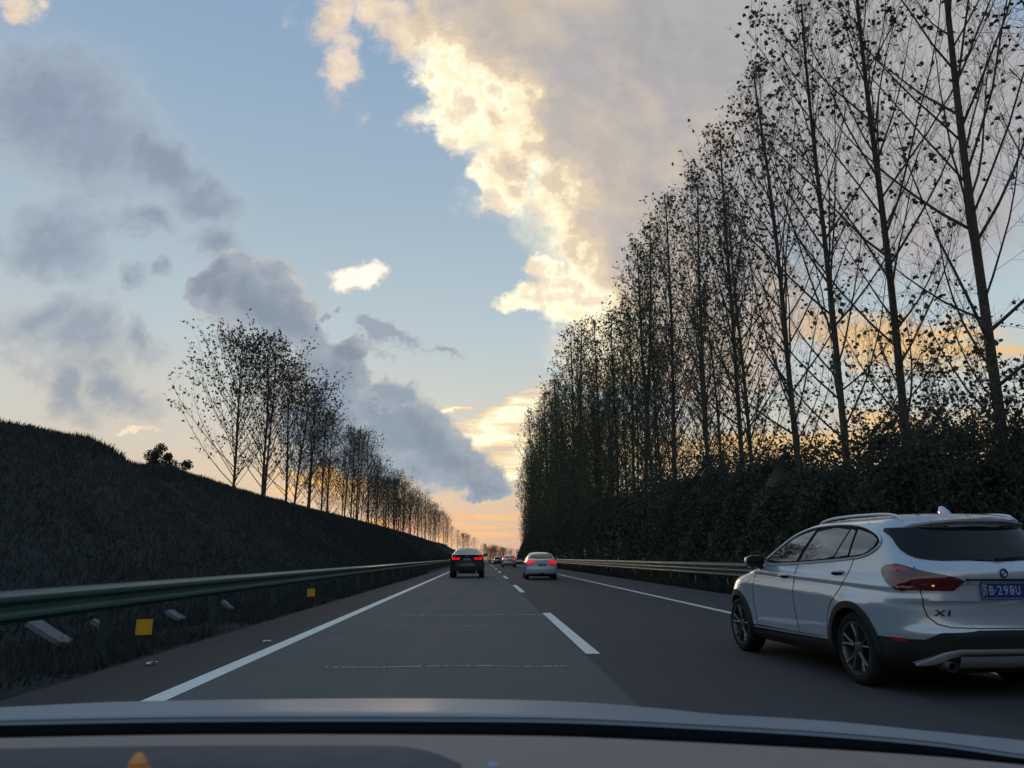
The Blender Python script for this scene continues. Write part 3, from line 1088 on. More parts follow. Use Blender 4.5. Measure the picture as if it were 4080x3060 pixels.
# ------------------------------------------------------------------ undergrowth along the right verge
def under_h(y):
    return np.interp(y, [-30, 8, 13, 16, 20, 24, 29, 32, 36, 46, 60, 80, 110, 190, 215],
                     [3.4, 3.5, 3.7, 3.8, 3.8, 4.1, 4.4, 4.6, 5.1, 5.1, 5.4, 6.0, 6.6, 6.0, 3.0])


def undergrowth():
    g = np.random.default_rng(99)
    parts_v, parts_f = [], []
    # solid core added inside the leaves to block light
    ys = np.arange(-30, 214, 1.5)
    n = 9
    P = np.zeros((len(ys), n, 3))
    for i, y in enumerate(ys):
        h = float(under_h(y)) - .65 + .62 * math.sin(y * .73) + .40 * math.sin(y * 1.9 + 1)
        z0 = float(road_z(y))
        prof = [(9.5, -.1), (9.75, h * .3), (9.95, h * .62), (10.3, h * .88), (10.9, h), (12.2, h * 1.0), (13.4, h * .8), (14.2, h * .4), (14.4, -.1)]
        for j, (a, b) in enumerate(prof):
            P[i, j] = (a + .22 * math.sin(y * 1.7 + j * 2.1) + .15 * math.sin(y * 3.1 + j), y, z0 + b + .12 * math.sin(y * 2.7 + j * 1.3))
    mb = MB()
    mb.grid(P)
    core = np.array(mb.v)
    cf = np.array(mb.f)
    parts_v.append(core)
    parts_f.append(cf)
    off = len(core)
    # leaves
    for (ya, yb, cnt, s) in ((-30, 5, 9000, .22), (5, 45, 120000, .105), (45, 90, 50000, .16), (90, 214, 40000, .27)):
        yy = g.uniform(ya, yb, cnt)
        h = under_h(yy)
        lump = .62 * np.sin(yy * .73) + .40 * np.sin(yy * 1.9 + 1) + .25 * np.sin(yy * 4.3)
        zz = g.random(cnt) ** .75 * (h + lump * .9)
        top = zz / h
        front = 9.25 + .55 * top + np.clip(top - .75, 0, 1) * 3.2 + .25 * np.sin(yy * 1.7 + zz * 1.9) + .2 * np.sin(yy * 3.3 - zz * 2.7)
        xx = front + np.abs(g.normal(size=cnt)) * .35
        tops = g.random(cnt) < .26
        xx = np.where(tops, g.uniform(10.0, 13.5, cnt), xx)
        spike = g.exponential(.34, cnt) * (0.6 + .8 * (np.sin(yy * 3.9) > .2))
        zz = np.where(tops, h - .35 + lump + spike, zz)
        V, F = leaf_quads(np.stack([xx, yy, zz + road_z(yy)], 1), s * g.uniform(.5, 1.4, cnt), g)
        parts_v.append(V)
        parts_f.append(F + off)
        off += len(V)
    me = fast_mesh('undergrowth', np.concatenate(parts_v), np.concatenate(parts_f), M['bush'])
    tag(link('undergrowth', me), 'dense dark green bushes and scrub massed below the right poplars', 'undergrowth', kind='stuff')


undergrowth()


def twig_bush(x, y, z, h, n, seed, label, leafn=10):
    r_ = random.Random(seed)
    t = empty('roadside_bush', (x, y, z))
    tag(t, label, 'bush', 'tall bushes at the right verge')
    mb = MB()
    pos = []
    for i in range(n):
        a = r_.uniform(0, 6.28)
        d = Vector((math.cos(a) * .35, math.sin(a) * .35, 1)).normalized()
        p = Vector((r_.uniform(-.5, .5), r_.uniform(-.6, .6), 0))
        L = h * r_.uniform(.7, 1.1)
        pts = [p.copy()]
        for k in range(5):
            d = (d + Vector((r_.uniform(-.12, .12), r_.uniform(-.12, .12), -.05 + .03 * k))).normalized()
            p = p + d * L / 5
            pts.append(p.copy())
        mb.tube(pts, [.022, .018, .014, .010, .007, .004], 4, cap=False)
        for k in range(leafn * 3):
            q = r_.uniform(1.8, 4.99)
            j = int(q)
            b = pts[j].lerp(pts[j + 1], q - j)
            e = b + rand_unit(r_) * r_.uniform(.15, .55)
            mb.tube([b, e], [.005, .003], 3, cap=False)
            for _ in range(3):
                pos.append(b.lerp(e, r_.uniform(.4, 1.1)) + rand_unit(r_) * .08)
    mb.build('stems', M['bark'], t, smooth=60)
    g = np.random.default_rng(seed)
    pos = np.array([tuple(p) for p in pos])
    V, F = leaf_quads(pos, .075 * g.uniform(.6, 1.4, len(pos)), g)
    link('crown', fast_mesh('crown', V, F, M['bush']), t)


twig_bush(10.0, 12.4, 0.3, 5.7, 30, 1, 'tall twiggy bush above the rear window of the white SUV, at the picture edge', 14)
twig_bush(10.3, 14.6, 0.3, 5.7, 24, 2, 'tall twiggy bush beside the thick poplar trunk above the white SUV', 14)
twig_bush(10.2, 17.2, 0.3, 5.2, 22, 3, 'twiggy bush above the roof aerial of the white SUV', 12)
twig_bush(10.2, 20.5, 0.3, 4.9, 20, 4, 'twiggy bush above the roof rail of the white SUV', 12)
twig_bush(10.3, 37.5, 0.3, 6.0, 20, 5, 'pale green tall bush at the foot of the half bare poplars ahead of the SUV', 12)

# ------------------------------------------------------------------ grass on the embankment and verges
def grass():
    g = np.random.default_rng(4)
    vs = []
    def tufts(x, y, z, h, w):
        n = len(x)
        a = g.uniform(0, 6.28, n)
        lean = g.normal(size=(n, 2)) * .35
        b = np.stack([x, y, z], 1)
        side = np.stack([np.cos(a), np.sin(a), np.zeros(n)], 1) * w[:, None]
        tip = b + np.stack([lean[:, 0] * h, lean[:, 1] * h, h], 1)
        vs.append(np.stack([b - side, b + side, tip], 1).reshape(-1, 3))
    # slope
    for (ya, yb, n, hh) in ((-25, 40, 150000, .20), (40, 110, 60000, .26), (110, 260, 24000, .45)):
        y = g.uniform(ya, yb, n)
        x = -g.uniform(5.2, 16.5, n) + road_x(y)
        tufts(x, y, bank_z(x, y) - .03, hh * g.uniform(.4, 1.2, n), .017 * g.uniform(.5, 1.5, n) * (1 + (ya > 30)))
    # furry crest
    for (ya, yb, n) in ((15, 70, 26000), (70, 200, 14000)):
        y = g.uniform(ya, yb, n)
        x = -g.uniform(13.2, 17.0, n) + road_x(y)
        tufts(x, y, bank_z(x, y) - .03, (.20 if ya < 70 else .32) * g.uniform(.4, 1.6, n) * (.7 + .5 * np.sin(y * 1.3) * np.sin(y * .37)), .03 * g.uniform(.5, 1.5, n) * (1 + (ya > 60)))
    # weeds under the left rail and at the right pavement edge
    y = g.uniform(2, 60, 26000)
    x = -4.15 - np.abs(g.normal(size=26000)) * .7
    keep = (np.sin(y * .8) + np.sin(y * 2.1 + 1) + g.normal(size=26000) * .9) > -.2
    x, y = x[keep], y[keep]
    tufts(x, y, np.full(len(x), -.02), .16 * g.uniform(.3, 1.5, len(x)), .012 * g.uniform(.5, 1.6, len(x)))
    y = g.uniform(5, 120, 30000)
    x = 8.1 + np.abs(g.normal(size=30000)) * .6
    tufts(x, y, road_z(y) - .02, .30 * g.uniform(.3, 1.4, 30000), .02 * g.uniform(.5, 1.6, 30000))
    V = np.concatenate(vs)
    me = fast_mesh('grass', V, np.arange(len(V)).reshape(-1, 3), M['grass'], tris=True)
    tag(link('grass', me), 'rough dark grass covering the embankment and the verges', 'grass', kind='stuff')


grass()

# ------------------------------------------------------------------ cars
M['paint_white'] = mat('pearl_white_paint', (0.42, 0.48, 0.55), 0.26, metal=0.30, coat=1.0, coat_rough=0.015)
M['paint_white'].node_tree.nodes['Principled BSDF'].inputs['Coat IOR'].default_value = 1.75
M['paint_silver'] = mat('pale_silver_paint', (0.42, 0.49, 0.54), 0.30, metal=0.15, coat=1.0, coat_rough=0.03)
M['paint_dark'] = mat('black_paint', (0.016, 0.017, 0.022), 0.35, coat=1.0, coat_rough=0.03)
M['paint_grey'] = mat('grey_paint', (0.18, 0.20, 0.22), 0.35, coat=1.0)
M['glass'] = mat('tinted_glass', (0.010, 0.011, 0.012), 0.05, spec=0.28)
M['side_glass'] = mat('side_glass', (0.014, 0.017, 0.018), 0.02, spec=1.0, coat=1.0, coat_rough=0.01)
M['plastic'] = mat('black_plastic', (0.018, 0.018, 0.019), 0.6, var=0.15, vscale=30, spec=0.35)
M['rubber'] = mat('tyre_rubber', (0.016, 0.016, 0.017), 0.85, var=0.25, vscale=20, spec=0.25)
M['chrome'] = mat('satin_trim', (0.66, 0.68, 0.70), 0.30, metal=0.35)
M['alloy'] = mat('alloy_wheel', (0.13, 0.135, 0.14), 0.35, metal=0.7)
M['alloy_dark'] = mat('dark_alloy', (0.018, 0.018, 0.019), 0.5, metal=0.3)
M['dark'] = mat('wheel_well', (0.006, 0.006, 0.006), 0.9, spec=0.1)
M['gap'] = mat('gap_and_shade', (0.012, 0.012, 0.013), 0.8, spec=0.1)  # dark joints, and the painted shade above the number plate
M['lamp_red'] = mat('red_lamp_lens', (0.40, 0.010, 0.014), 0.12, coat=1.0)
M['lamp_deep'] = mat('dark_red_lamp_lens', (0.085, 0.006, 0.008), 0.10, coat=1.0)
M['lamp_clear'] = mat('clear_lamp_lens', (0.30, 0.22, 0.22), 0.15, coat=1.0)
M['lamp_lit'] = mat('lit_brake_lamp', (0.5, 0.02, 0.02), 0.3, emis=(1.0, 0.006, 0.018), estr=1.15)
M['lamp_hot'] = mat('lit_brake_core', (0.6, 0.1, 0.1), 0.3, emis=(1.0, 0.07, 0.08), estr=1.2)
M['amber'] = mat('lit_amber', (0.8, 0.4, 0.05), 0.3, emis=(1.0, 0.5, 0.06), estr=0.7)
M['plate_blue'] = mat('blue_plate', (0.010, 0.035, 0.16), 0.35, coat=0.4)
M['plate_ink'] = mat('plate_white', (0.30, 0.34, 0.42), 0.4)
M['badge_blue'] = mat('badge_blue', (0.03, 0.12, 0.30), 0.3, coat=0.5)
M['badge_white'] = mat('badge_white', (0.55, 0.56, 0.58), 0.3, coat=0.5)
M['badge_black'] = mat('badge_black', (0.012, 0.012, 0.014), 0.3, coat=0.5)
M['skid'] = mat('silver_skid', (0.30, 0.33, 0.36), 0.35, metal=0.55)


def pchip(x, y):
    x = np.asarray(x, float)
    y = np.asarray(y, float)
    h = np.diff(x)
    d = np.diff(y) / h
    m = np.zeros_like(y)
    m[0], m[-1] = d[0], d[-1]
    for i in range(1, len(x) - 1):
        if d[i - 1] * d[i] > 0:
            w1, w2 = 2 * h[i] + h[i - 1], h[i] + 2 * h[i - 1]
            m[i] = (w1 + w2) / (w1 / d[i - 1] + w2 / d[i])

    def f(q):
        q = np.clip(q, x[0], x[-1])
        i = np.clip(np.searchsorted(x, q) - 1, 0, len(x) - 2)
        t = (q - x[i]) / h[i]
        return ((1 + 2 * t) * (1 - t) ** 2 * y[i] + t * (1 - t) ** 2 * h[i] * m[i] + t * t * (3 - 2 * t) * y[i + 1] + t * t * (t - 1) * h[i] * m[i + 1])
    return f


def chaikin(pts, n=2, closed=True):
    pts = [np.array(p, float) for p in pts]
    for _ in range(n):
        q = []
        m = len(pts)
        for i in range(m if closed else m - 1):
            a, b = pts[i], pts[(i + 1) % m]
            q += [a * .75 + b * .25, a * .25 + b * .75]
        if not closed:
            q = [pts[0]] + q + [pts[-1]]
        pts = q
    return pts


class CarBody:
    """A car shell built as a stack of level outlines: for each height, where it ends behind and ahead, how wide it is,
    and how long its rounded corners are. Local axes: x right, y forward, z up, origin on the ground under the rear axle."""

    def __init__(self, rows, pr=2.8, pf=2.3, rake=0.0, barrel=0.035, ymid=1.3):
        a = np.array(rows, float)
        z = a[:, 0]
        self.z0, self.z1 = z[0], z[-1]
        self.yr, self.yf, self.w, self.Lr, self.Lf = [pchip(z, a[:, k]) for k in range(1, 6)]
        self.pr, self.pf, self.rake, self.barrel, self.ymid = pr, pf, rake, barrel, ymid
        self.bumps = []
        self._c = {}

    def halfx(self, y, z):
        yr, yf, Lr, Lf = self.yr(z), self.yf(z), self.Lr(z), self.Lf(z)
        zz = z - self.rake * (self.ymid - y) if self.rake else z
        blend = np.clip((z - .45) / .2, 0, 1) * np.clip((1.25 - z) / .2, 0, 1)
        w = self.w(z) * (1 - blend) + self.w(zz) * blend
        u = np.clip((y - yr) / Lr, 0, 1)
        v = np.clip((yf - y) / Lf, 0, 1)
        g = (1 - (1 - u) ** self.pr) ** (1 / self.pr) * (1 - (1 - v) ** self.pf) ** (1 / self.pf)
        b = 1 - self.barrel * ((y - self.ymid) / 2.3) ** 2
        x = w * g * b
        for (by, bz, ri, ro, amp) in self.bumps:
            r = np.hypot(y - by, z - bz)
            t = np.clip((ro - r) / (ro - ri), 0, 1)
            x = x + amp * t * t * (3 - 2 * t) * np.minimum(1, g)
        return x

    def roof_z(self, x, y):
        zs_ = np.linspace(self.z1, 1.0, 400)
        for q in zs_:
            if self.yr(q) < y < self.yf(q) and float(self.halfx(y, q)) >= x:
                return float(q)
        return 1.0

    def rear_y(self, x, z):
        yr, Lr = self.yr(z), self.Lr(z)
        w = self.w(z) * (1 - self.barrel * ((yr - self.ymid) / 2.3) ** 2)
        return yr + Lr * (1 - (1 - np.clip(abs(x) / w, 0, .999) ** self.pr) ** (1 / self.pr))

    def front_y(self, x, z):
        yf, Lf = self.yf(z), self.Lf(z)
        w = self.w(z) * (1 - self.barrel * ((yf - self.ymid) / 2.3) ** 2)
        return yf - Lf * (1 - (1 - np.clip(abs(x) / w, 0, .999) ** self.pf) ** (1 / self.pf))

    def half_ring(self, z, k=14, m=34):
        """right half outline, from the middle of the tail to the middle of the nose"""
        yr, yf, Lr, Lf = [float(f(z)) for f in (self.yr, self.yf, self.Lr, self.Lf)]
        th = np.linspace(0, np.pi / 2, k)
        yb = yr + Lr * (1 - np.cos(th) ** (2 / self.pr))
        ya = yf - Lf * (1 - np.cos(th) ** (2 / self.pf))
        mid = np.linspace(yr + Lr, yf - Lf, m + 2)[1:-1]
        ys = np.concatenate([yb, mid, ya[::-1]])
        xs = self.halfx(ys, z)
        xs[0] = 0
        xs[-1] = 0
        # spread a few extra points over the flat tail and nose
        ext = np.linspace(0, 1, 8)[1:-1]
        xt = xs[1] * ext
        rear = np.stack([xt, [self.rear_y(q, z) for q in xt]], 1)
        xt2 = xs[-2] * ext
        front = np.stack([xt2, [self.front_y(q, z) for q in xt2]], 1)[::-1]
        P = np.concatenate([[[0, ys[0]]], rear, np.stack([xs, ys], 1)[1:-1], front, [[0, ys[-1]]]])
        return P

    def shell(self, levels, mats, zone=None, name='body', wells=(), inner=0.62):
        vs, fs = [], []
        n = None
        for z in levels:
            P = self.half_ring(z)
            full = np.concatenate([P, np.stack([-P[1:-1, 0], P[1:-1, 1]], 1)[::-1]])
            n = len(full)
            vs.extend([(p[0], p[1], z) for p in full])
        for i in range(len(levels) - 1):
            for j in range(n):
                k = (j + 1) % n
                fs.append((i * n + j, i * n + k, (i + 1) * n + k, (i + 1) * n + j))
        fs.append(tuple(range(n - 1, -1, -1)))
        o = (len(levels) - 1) * n
        fs.append(tuple(o + j for j in range(n)))
        me = bpy.data.meshes.new(name)
        me.from_pydata(vs, [], fs)
        for m in mats:
            me.materials.append(m)
        fix_normals(me)
        if zone:
            me.polygons.foreach_set('material_index', [zone(p.center) for p in me.polygons])
        if wells:
            ob = bpy.data.objects.new('tmp_body', me)
            COL.objects.link(ob)
            cut = MB()
            for (y, z, r) in wells:
                for s in (-1, 1):
                    prof = [(0, s * inner), (r, s * inner), (r, s * 1.2), (0, s * 1.2)]
                    cut.lathe(prof, 'X', 40, (0, y, z))
            cm = cut.mesh('tmp_cut', mats[-1])
            fix_normals(cm)
            co = bpy.data.objects.new('tmp_cut', cm)
            COL.objects.link(co)
            md = ob.modifiers.new('wells', 'BOOLEAN')
            md.operation = 'DIFFERENCE'
            md.solver = 'EXACT'
            md.object = co
            bpy.context.view_layer.update()
            dg = bpy.context.evaluated_depsgraph_get()
            new = bpy.data.meshes.new_from_object(ob.evaluated_get(dg))
            bpy.data.objects.remove(ob)
            bpy.data.objects.remove(co)
            me = new
            me.name = name
            last = len(me.materials) - 1
            mi = [p.material_index for p in me.polygons]
            for i, p in enumerate(me.polygons):
                for (y, z, r) in wells:
                    if abs(p.center.x) > inner - .02 and math.hypot(p.center.y - y, p.center.z - z) < r - 0.004 or (
                            abs(math.hypot(p.center.y - y, p.center.z - z) - r) < .006 and abs(p.normal.x) < .2 and abs(p.center.x) > inner):
                        mi[i] = last
            me.polygons.foreach_set('material_index', mi)
        finish(me, 32)
        return me

    # ---- maps from flat coordinates to the shell
    def side(self, s):
        return lambda a, b: (s * float(self.halfx(a, b)), a, b)

    def rear(self):
        return lambda a, b: (a, float(self.rear_y(a, b)), b)

    def front(self):
        return lambda a, b: (a, float(self.front_y(a, b)), b)

    def around(self, s):
        """a = distance round the outline from the middle of the tail"""
        def f(a, b):
            key = round(b, 3)
            if key not in self._c:
                P = self.half_ring(key, 30, 60)
                d = np.concatenate([[0], np.cumsum(np.hypot(*np.diff(P, axis=0).T))])
                self._c[key] = (P, d)
            P, d = self._c[key]
            return (s * float(np.interp(a, d, P[:, 0])), float(np.interp(a, d, P[:, 1])), b)
        return f

    def around_both(self):
        r_, l_ = self.around(1), self.around(-1)
        return lambda a, b: (r_ if a >= 0 else l_)(abs(a), b)

    def arc_of_side(self, y, z):
        P = self.half_ring(z, 30, 60)
        d = np.concatenate([[0], np.cumsum(np.hypot(*np.diff(P, axis=0).T))])
        i = np.argmax(P[:, 0])
        seg = slice(int(len(P) * .12), len(P) - 10)
        return float(np.interp(y, P[seg, 1], d[seg]))

    def arc_of_rear(self, x, z):
        P = self.half_ring(z, 30, 60)
        d = np.concatenate([[0], np.cumsum(np.hypot(*np.diff(P, axis=0).T))])
        m = int(np.argmax(P[:, 0] > .97 * P[:, 0].max()))
        return float(np.interp(x, P[:m, 0], d[:m]))


def patch(mapf, poly, name, m, parent, off=0.004, nb=14, na=16, smooth=40, depth=0.012):
    """a panel lying on the shell, proud by off, with its edge turned in"""
    pts = [tuple(p) for p in poly]
    bs = [p[1] for p in pts]
    b0, b1 = min(bs), max(bs)
    rows = np.linspace(b0 + (b1 - b0) * 1e-3, b1 - (b1 - b0) * 1e-3, nb)
    P = np.zeros((nb, na, 3))
    for i, b in enumerate(rows):
        xs = []
        for k in range(len(pts)):
            (a0, c0), (a1, c1) = pts[k], pts[(k + 1) % len(pts)]
            if (c0 - b) * (c1 - b) <= 0 and abs(c1 - c0) > 1e-9:
                xs.append(a0 + (a1 - a0) * (b - c0) / (c1 - c0))
        lo, hi = min(xs), max(xs)
        for j in range(na):
            P[i, j] = mapf(lo + (hi - lo) * j / (na - 1), b)
    da = np.gradient(P, axis=1)
    db = np.gradient(P, axis=0)
    nrm = np.cross(da, db)
    ln = np.linalg.norm(nrm, axis=2)[..., None]
    nrm = nrm / np.where(ln < 1e-9, 1, ln)
    c = P.reshape(-1, 3).mean(0)
    body_c = np.array([0, 1.3, 0.75])
    if ((nrm.reshape(-1, 3).mean(0)) * (c - body_c)).sum() < 0:
        nrm = -nrm
        flip = True
    else:
        flip = False
    Q = P + nrm * off
    B = P - nrm * depth
    mb = MB()
    r, k = nb, na
    vs = Q.reshape(-1, 3)
    fs = [(i * k + j, i * k + j + 1, (i + 1) * k + j + 1, (i + 1) * k + j) for i in range(r - 1) for j in range(k - 1)]
    rim = [(0, j) for j in range(k)] + [(i, k - 1) for i in range(1, r)] + [(r - 1, j) for j in range(k - 2, -1, -1)] + [(i, 0) for i in range(r - 2, 0, -1)]
    o = r * k
    bv = np.array([B[i, j] for i, j in rim])
    idx = [i * k + j for i, j in rim]
    n = len(rim)
    fs += [(idx[(q + 1) % n], idx[q], o + q, o + (q + 1) % n) for q in range(n)]
    if flip:
        fs = [tuple(reversed(f)) for f in fs]
    mb.add(np.concatenate([vs, bv]), fs)
    return mb.build(name, m, parent, smooth=smooth)


def bead(mapf, path, name, m, parent, r=0.006, closed=False, sides=5, off=0.0, sub=4, squash=None):
    """a thin strip or seam following a line on the shell"""
    pts = []
    n = len(path)
    for i in range(n if closed else n - 1):
        a, b = path[i], path[(i + 1) % n]
        for k in range(sub):
            t = k / sub
            pts.append(mapf(a[0] + (b[0] - a[0]) * t, a[1] + (b[1] - a[1]) * t))
    if not closed:
        pts.append(mapf(*path[-1]))
    if off:
        c = Vector((0, 1.3, .75))
        pts = [Vector(p) + (Vector((p[0], 0, p[2] - .75)).normalized() * off) for p in pts]
    mb = MB()
    mb.tube(pts, r, sides, closed=closed, squash=squash)
    return mb.build(name, m, parent, smooth=50)


_WH = {}


def wheel(parent, x, y, R_=0.335, w=0.225, side=-1, rim=0.235, spokes=5, style='double'):
    key = (R_, w, side, rim, spokes, style)
    if key not in _WH:
        h = w / 2
        t = MB()
        prof = [(rim - .005, -h * .80), (rim + .02, -h * .98), (R_ - .045, -h), (R_ - .015, -h * .90), (R_, -h * .72), (R_, -h * .30), (R_ - .006, -h * .28), (R_ - .006, -h * .22), (R_, -h * .2),
                (R_, h * .2), (R_ - .006, h * .22), (R_ - .006, h * .28), (R_, h * .30), (R_, h * .72), (R_ - .015, h * .90), (R_ - .045, h), (rim + .02, h * .98), (rim - .005, h * .80)]
        t.lathe(prof, 'X', 44)
        tm = t.mesh('tyre', M['rubber'], 40)
        fix_normals(tm)
        finish(tm, 40)
        r = MB()
        s = side
        r.cur = 0
        r.lathe([(rim + .004, s * h * .88), (rim + .004, s * h * .95), (rim - .012, s * h * .94), (rim - .020, s * h * .80), (rim - .026, s * h * .2), (rim - .03, -s * h * .9)], 'X', 44)
        for k in range(spokes):
            a0 = 2 * math.pi * k / spokes + .3
            for da in ((-.13, .13) if style == 'double' else (0,)):
                p0 = (s * h * .66, math.cos(a0 + da * .5) * .055, math.sin(a0 + da * .5) * .055)
                pm = (s * h * .72, math.cos(a0 + da * 1.1) * rim * .55, math.sin(a0 + da * 1.1) * rim * .55)
                p1 = (s * h * .82, math.cos(a0 + da * 1.7) * (rim - .018), math.sin(a0 + da * 1.7) * (rim - .018))
                r.tube([p0, pm, p1], [.022, .017, .020] if style == 'double' else [.04, .036, .045], 6, squash=.8)
        r.lathe([(.001, s * h * .80), (.04, s * h * .79), (.065, s * h * .70), (.07, s * h * .5)], 'X', 24)
        r.cur = 1
        r.lathe([(.001, s * h * .25), (.17, s * h * .25), (.17, s * h * .12), (rim - .02, s * h * .0), (rim - .02, -s * h * .1)], 'X', 32)
        rm = r.mesh('rim', [M['alloy'], M['alloy_dark']], 40)
        _WH[key] = (tm, rm)
    tm, rm = _WH[key]
    wo = link('wheel', tm, parent, (x, y, R_))
    ti = wo
    ro = link('rim', rm, wo)
    return wo


def text_mesh(body, size, m, extrude=0.002, bold=0.0, align='CENTER', shear=0.0, spacing=1.0):
    cu = bpy.data.curves.new('lettering', 'FONT')
    cu.body = body
    cu.size = size
    cu.extrude = extrude
    cu.offset = bold
    cu.align_x = align
    cu.align_y = 'CENTER'
    cu.shear = shear
    cu.space_character = spacing
    cu.resolution_u = 3
    ob = bpy.data.objects.new('tmp_text', cu)
    COL.objects.link(ob)
    bpy.context.view_layer.update()
    dg = bpy.context.evaluated_depsgraph_get()
    me = bpy.data.meshes.new_from_object(ob.evaluated_get(dg))
    bpy.data.objects.remove(ob)
    me.materials.clear()
    me.materials.append(m)
    return me


def plate(parent, loc, tilt, text=None, w=0.44, h=0.14):
    """blue number plate facing backwards"""
    p = MB()
    out = chaikin([(-w / 2, -h / 2), (w / 2, -h / 2), (w / 2, h / 2), (-w / 2, h / 2)], 0)
    p.box((0, 0, 0), (w, 0.008, h))
    o = p.build('number_plate', M['plate_blue'], parent, loc=loc)
    o.rotation_euler = (tilt, 0, 0)
    f = MB()
    for a, b, sx, sz in ((0, h / 2 - .006, w - .012, .004), (0, -h / 2 + .006, w - .012, .004), (-w / 2 + .006, 0, .004, h - .012), (w / 2 - .006, 0, .004, h - .012)):
        f.box((a, -.005, b), (sx, .003, sz))
    f.build('plate_border', M['plate_ink'], o)
    if text:
        for ch, x in text:
            t = text_mesh(ch, 0.105, M['plate_ink'], .0012, .0015)
            c = link('lettering', t, o, (x, -.0055, 0))
            c.rotation_euler = (R(90), 0, 0)
            bb = [v.co for v in t.vertices]
            if bb:
                wx = max(v.x for v in bb) - min(v.x for v in bb)
                c.scale = (min(1.0, .043 / max(wx, .01)) if ch != '·' else 1, 1.0, 1)
    else:
        # too far away to read: only the pale strokes
        rs = random.Random(int(abs(loc[1]) * 977) + 3)
        g = MB()
        for k in range(7):
            x = -w * .42 + w * .84 * (k + .5) / 7
            for _ in range(3):
                g.box((x + rs.uniform(-.012, .012), -.0055, rs.uniform(-.035, .035)), (rs.choice([.008, .03]), .002, rs.choice([.008, .05])))
        g.build('lettering', M['plate_ink'], o)
    return o


def badge_roundel(parent, loc, tilt, r=0.041):
    """small round emblem: black ring, quartered blue and white centre"""
    b = MB()
    b.cur = 0
    b.lathe([(r * .68, -.006), (r * .95, -.006), (r, -.002), (r, .01)], 'Y', 32)
    b.cur = 1
    b.lathe([(r, -.004), (r * 1.06, -.004), (r * 1.06, .01)], 'Y', 32)
    n = 8
    for q in range(4):
        b.cur = 2 if q % 2 == 0 else 3
        a0 = q * math.pi / 2
        vs = [(0, -.006, 0)] + [(r * .67 * math.cos(a0 + math.pi / 2 * k / n), -.006, r * .67 * math.sin(a0 + math.pi / 2 * k / n)) for k in range(n + 1)]
        b.add(vs, [(0, k + 2, k + 1) for k in range(n)])
    o = b.build('badge', [M['badge_black'], M['chrome'], M['badge_blue'], M['badge_white']], parent, loc=loc)
    o.rotation_euler = (tilt, 0, 0)
    return o


def mirror(parent, s, x, y, z, m, scale=1.0):
    """door mirror: painted cap, dark glass facing back"""
    b = MB()
    prof = [(-.115, .0), (-.105, .055), (-.04, .082), (.05, .080), (.11, .050), (.122, 0), (.105, -.050), (.03, -.072), (-.06, -.070), (-.108, -.042)]
    rows = [(-.045, .96), (-.03, 1.0), (.02, .97), (.06, .78), (.085, .42), (.092, .1)]
    n = len(prof)
    vs = []
    for yy, k in rows:
        vs += [(a * k, yy, c * k) for a, c in prof]
    fs = []
    for i in range(len(rows) - 1):
        for j in range(n):
            l = (j + 1) % n
            fs.append((i * n + j, i * n + l, (i + 1) * n + l, (i + 1) * n + j))
    fs.append(tuple((len(rows) - 1) * n + j for j in range(n)))
    b.add(vs, fs)
    me = b.mesh('wing_mirror', m, 50)
    fix_normals(me)
    finish(me, 50)
    o = link('wing_mirror', me, parent, (x + s * .16 * scale, y, z))
    o.scale = (scale,) * 3
    g = MB()
    n = len(prof)
    g.add([(a * .95, -.040, c * .95) for a, c in prof], [tuple(range(n))])
    g.build('mirror_glass', M['glass'], o)
    a = MB()
    a.tube([(-s * .20, .01, -.07), (-s * .13, .01, -.075), (-s * .06, .01, -.055)], [.03, .028, .026], 8)
    a.build('mirror_arm', M['plastic'], o, smooth=60)
    return o


def aerial(parent, y, z, m):
    a = MB()
    P = []
    for i in range(7):
        t = i / 6
        h = .085 * math.sin(math.pi * min(1, t * .62 + .02)) ** 1.2
        P.append([(.03 * math.sin(math.pi * (.12 + .8 * t)) * c, y + .18 * (t - .2) * 1, z + h * q) for c, q in ((-1, -.3), (-.8, .25), (-.3, .9), (0, 1), (.3, .9), (.8, .25), (1, -.3))])
    a.grid(np.array(P))
    return a.build('aerial', m, parent, smooth=70)


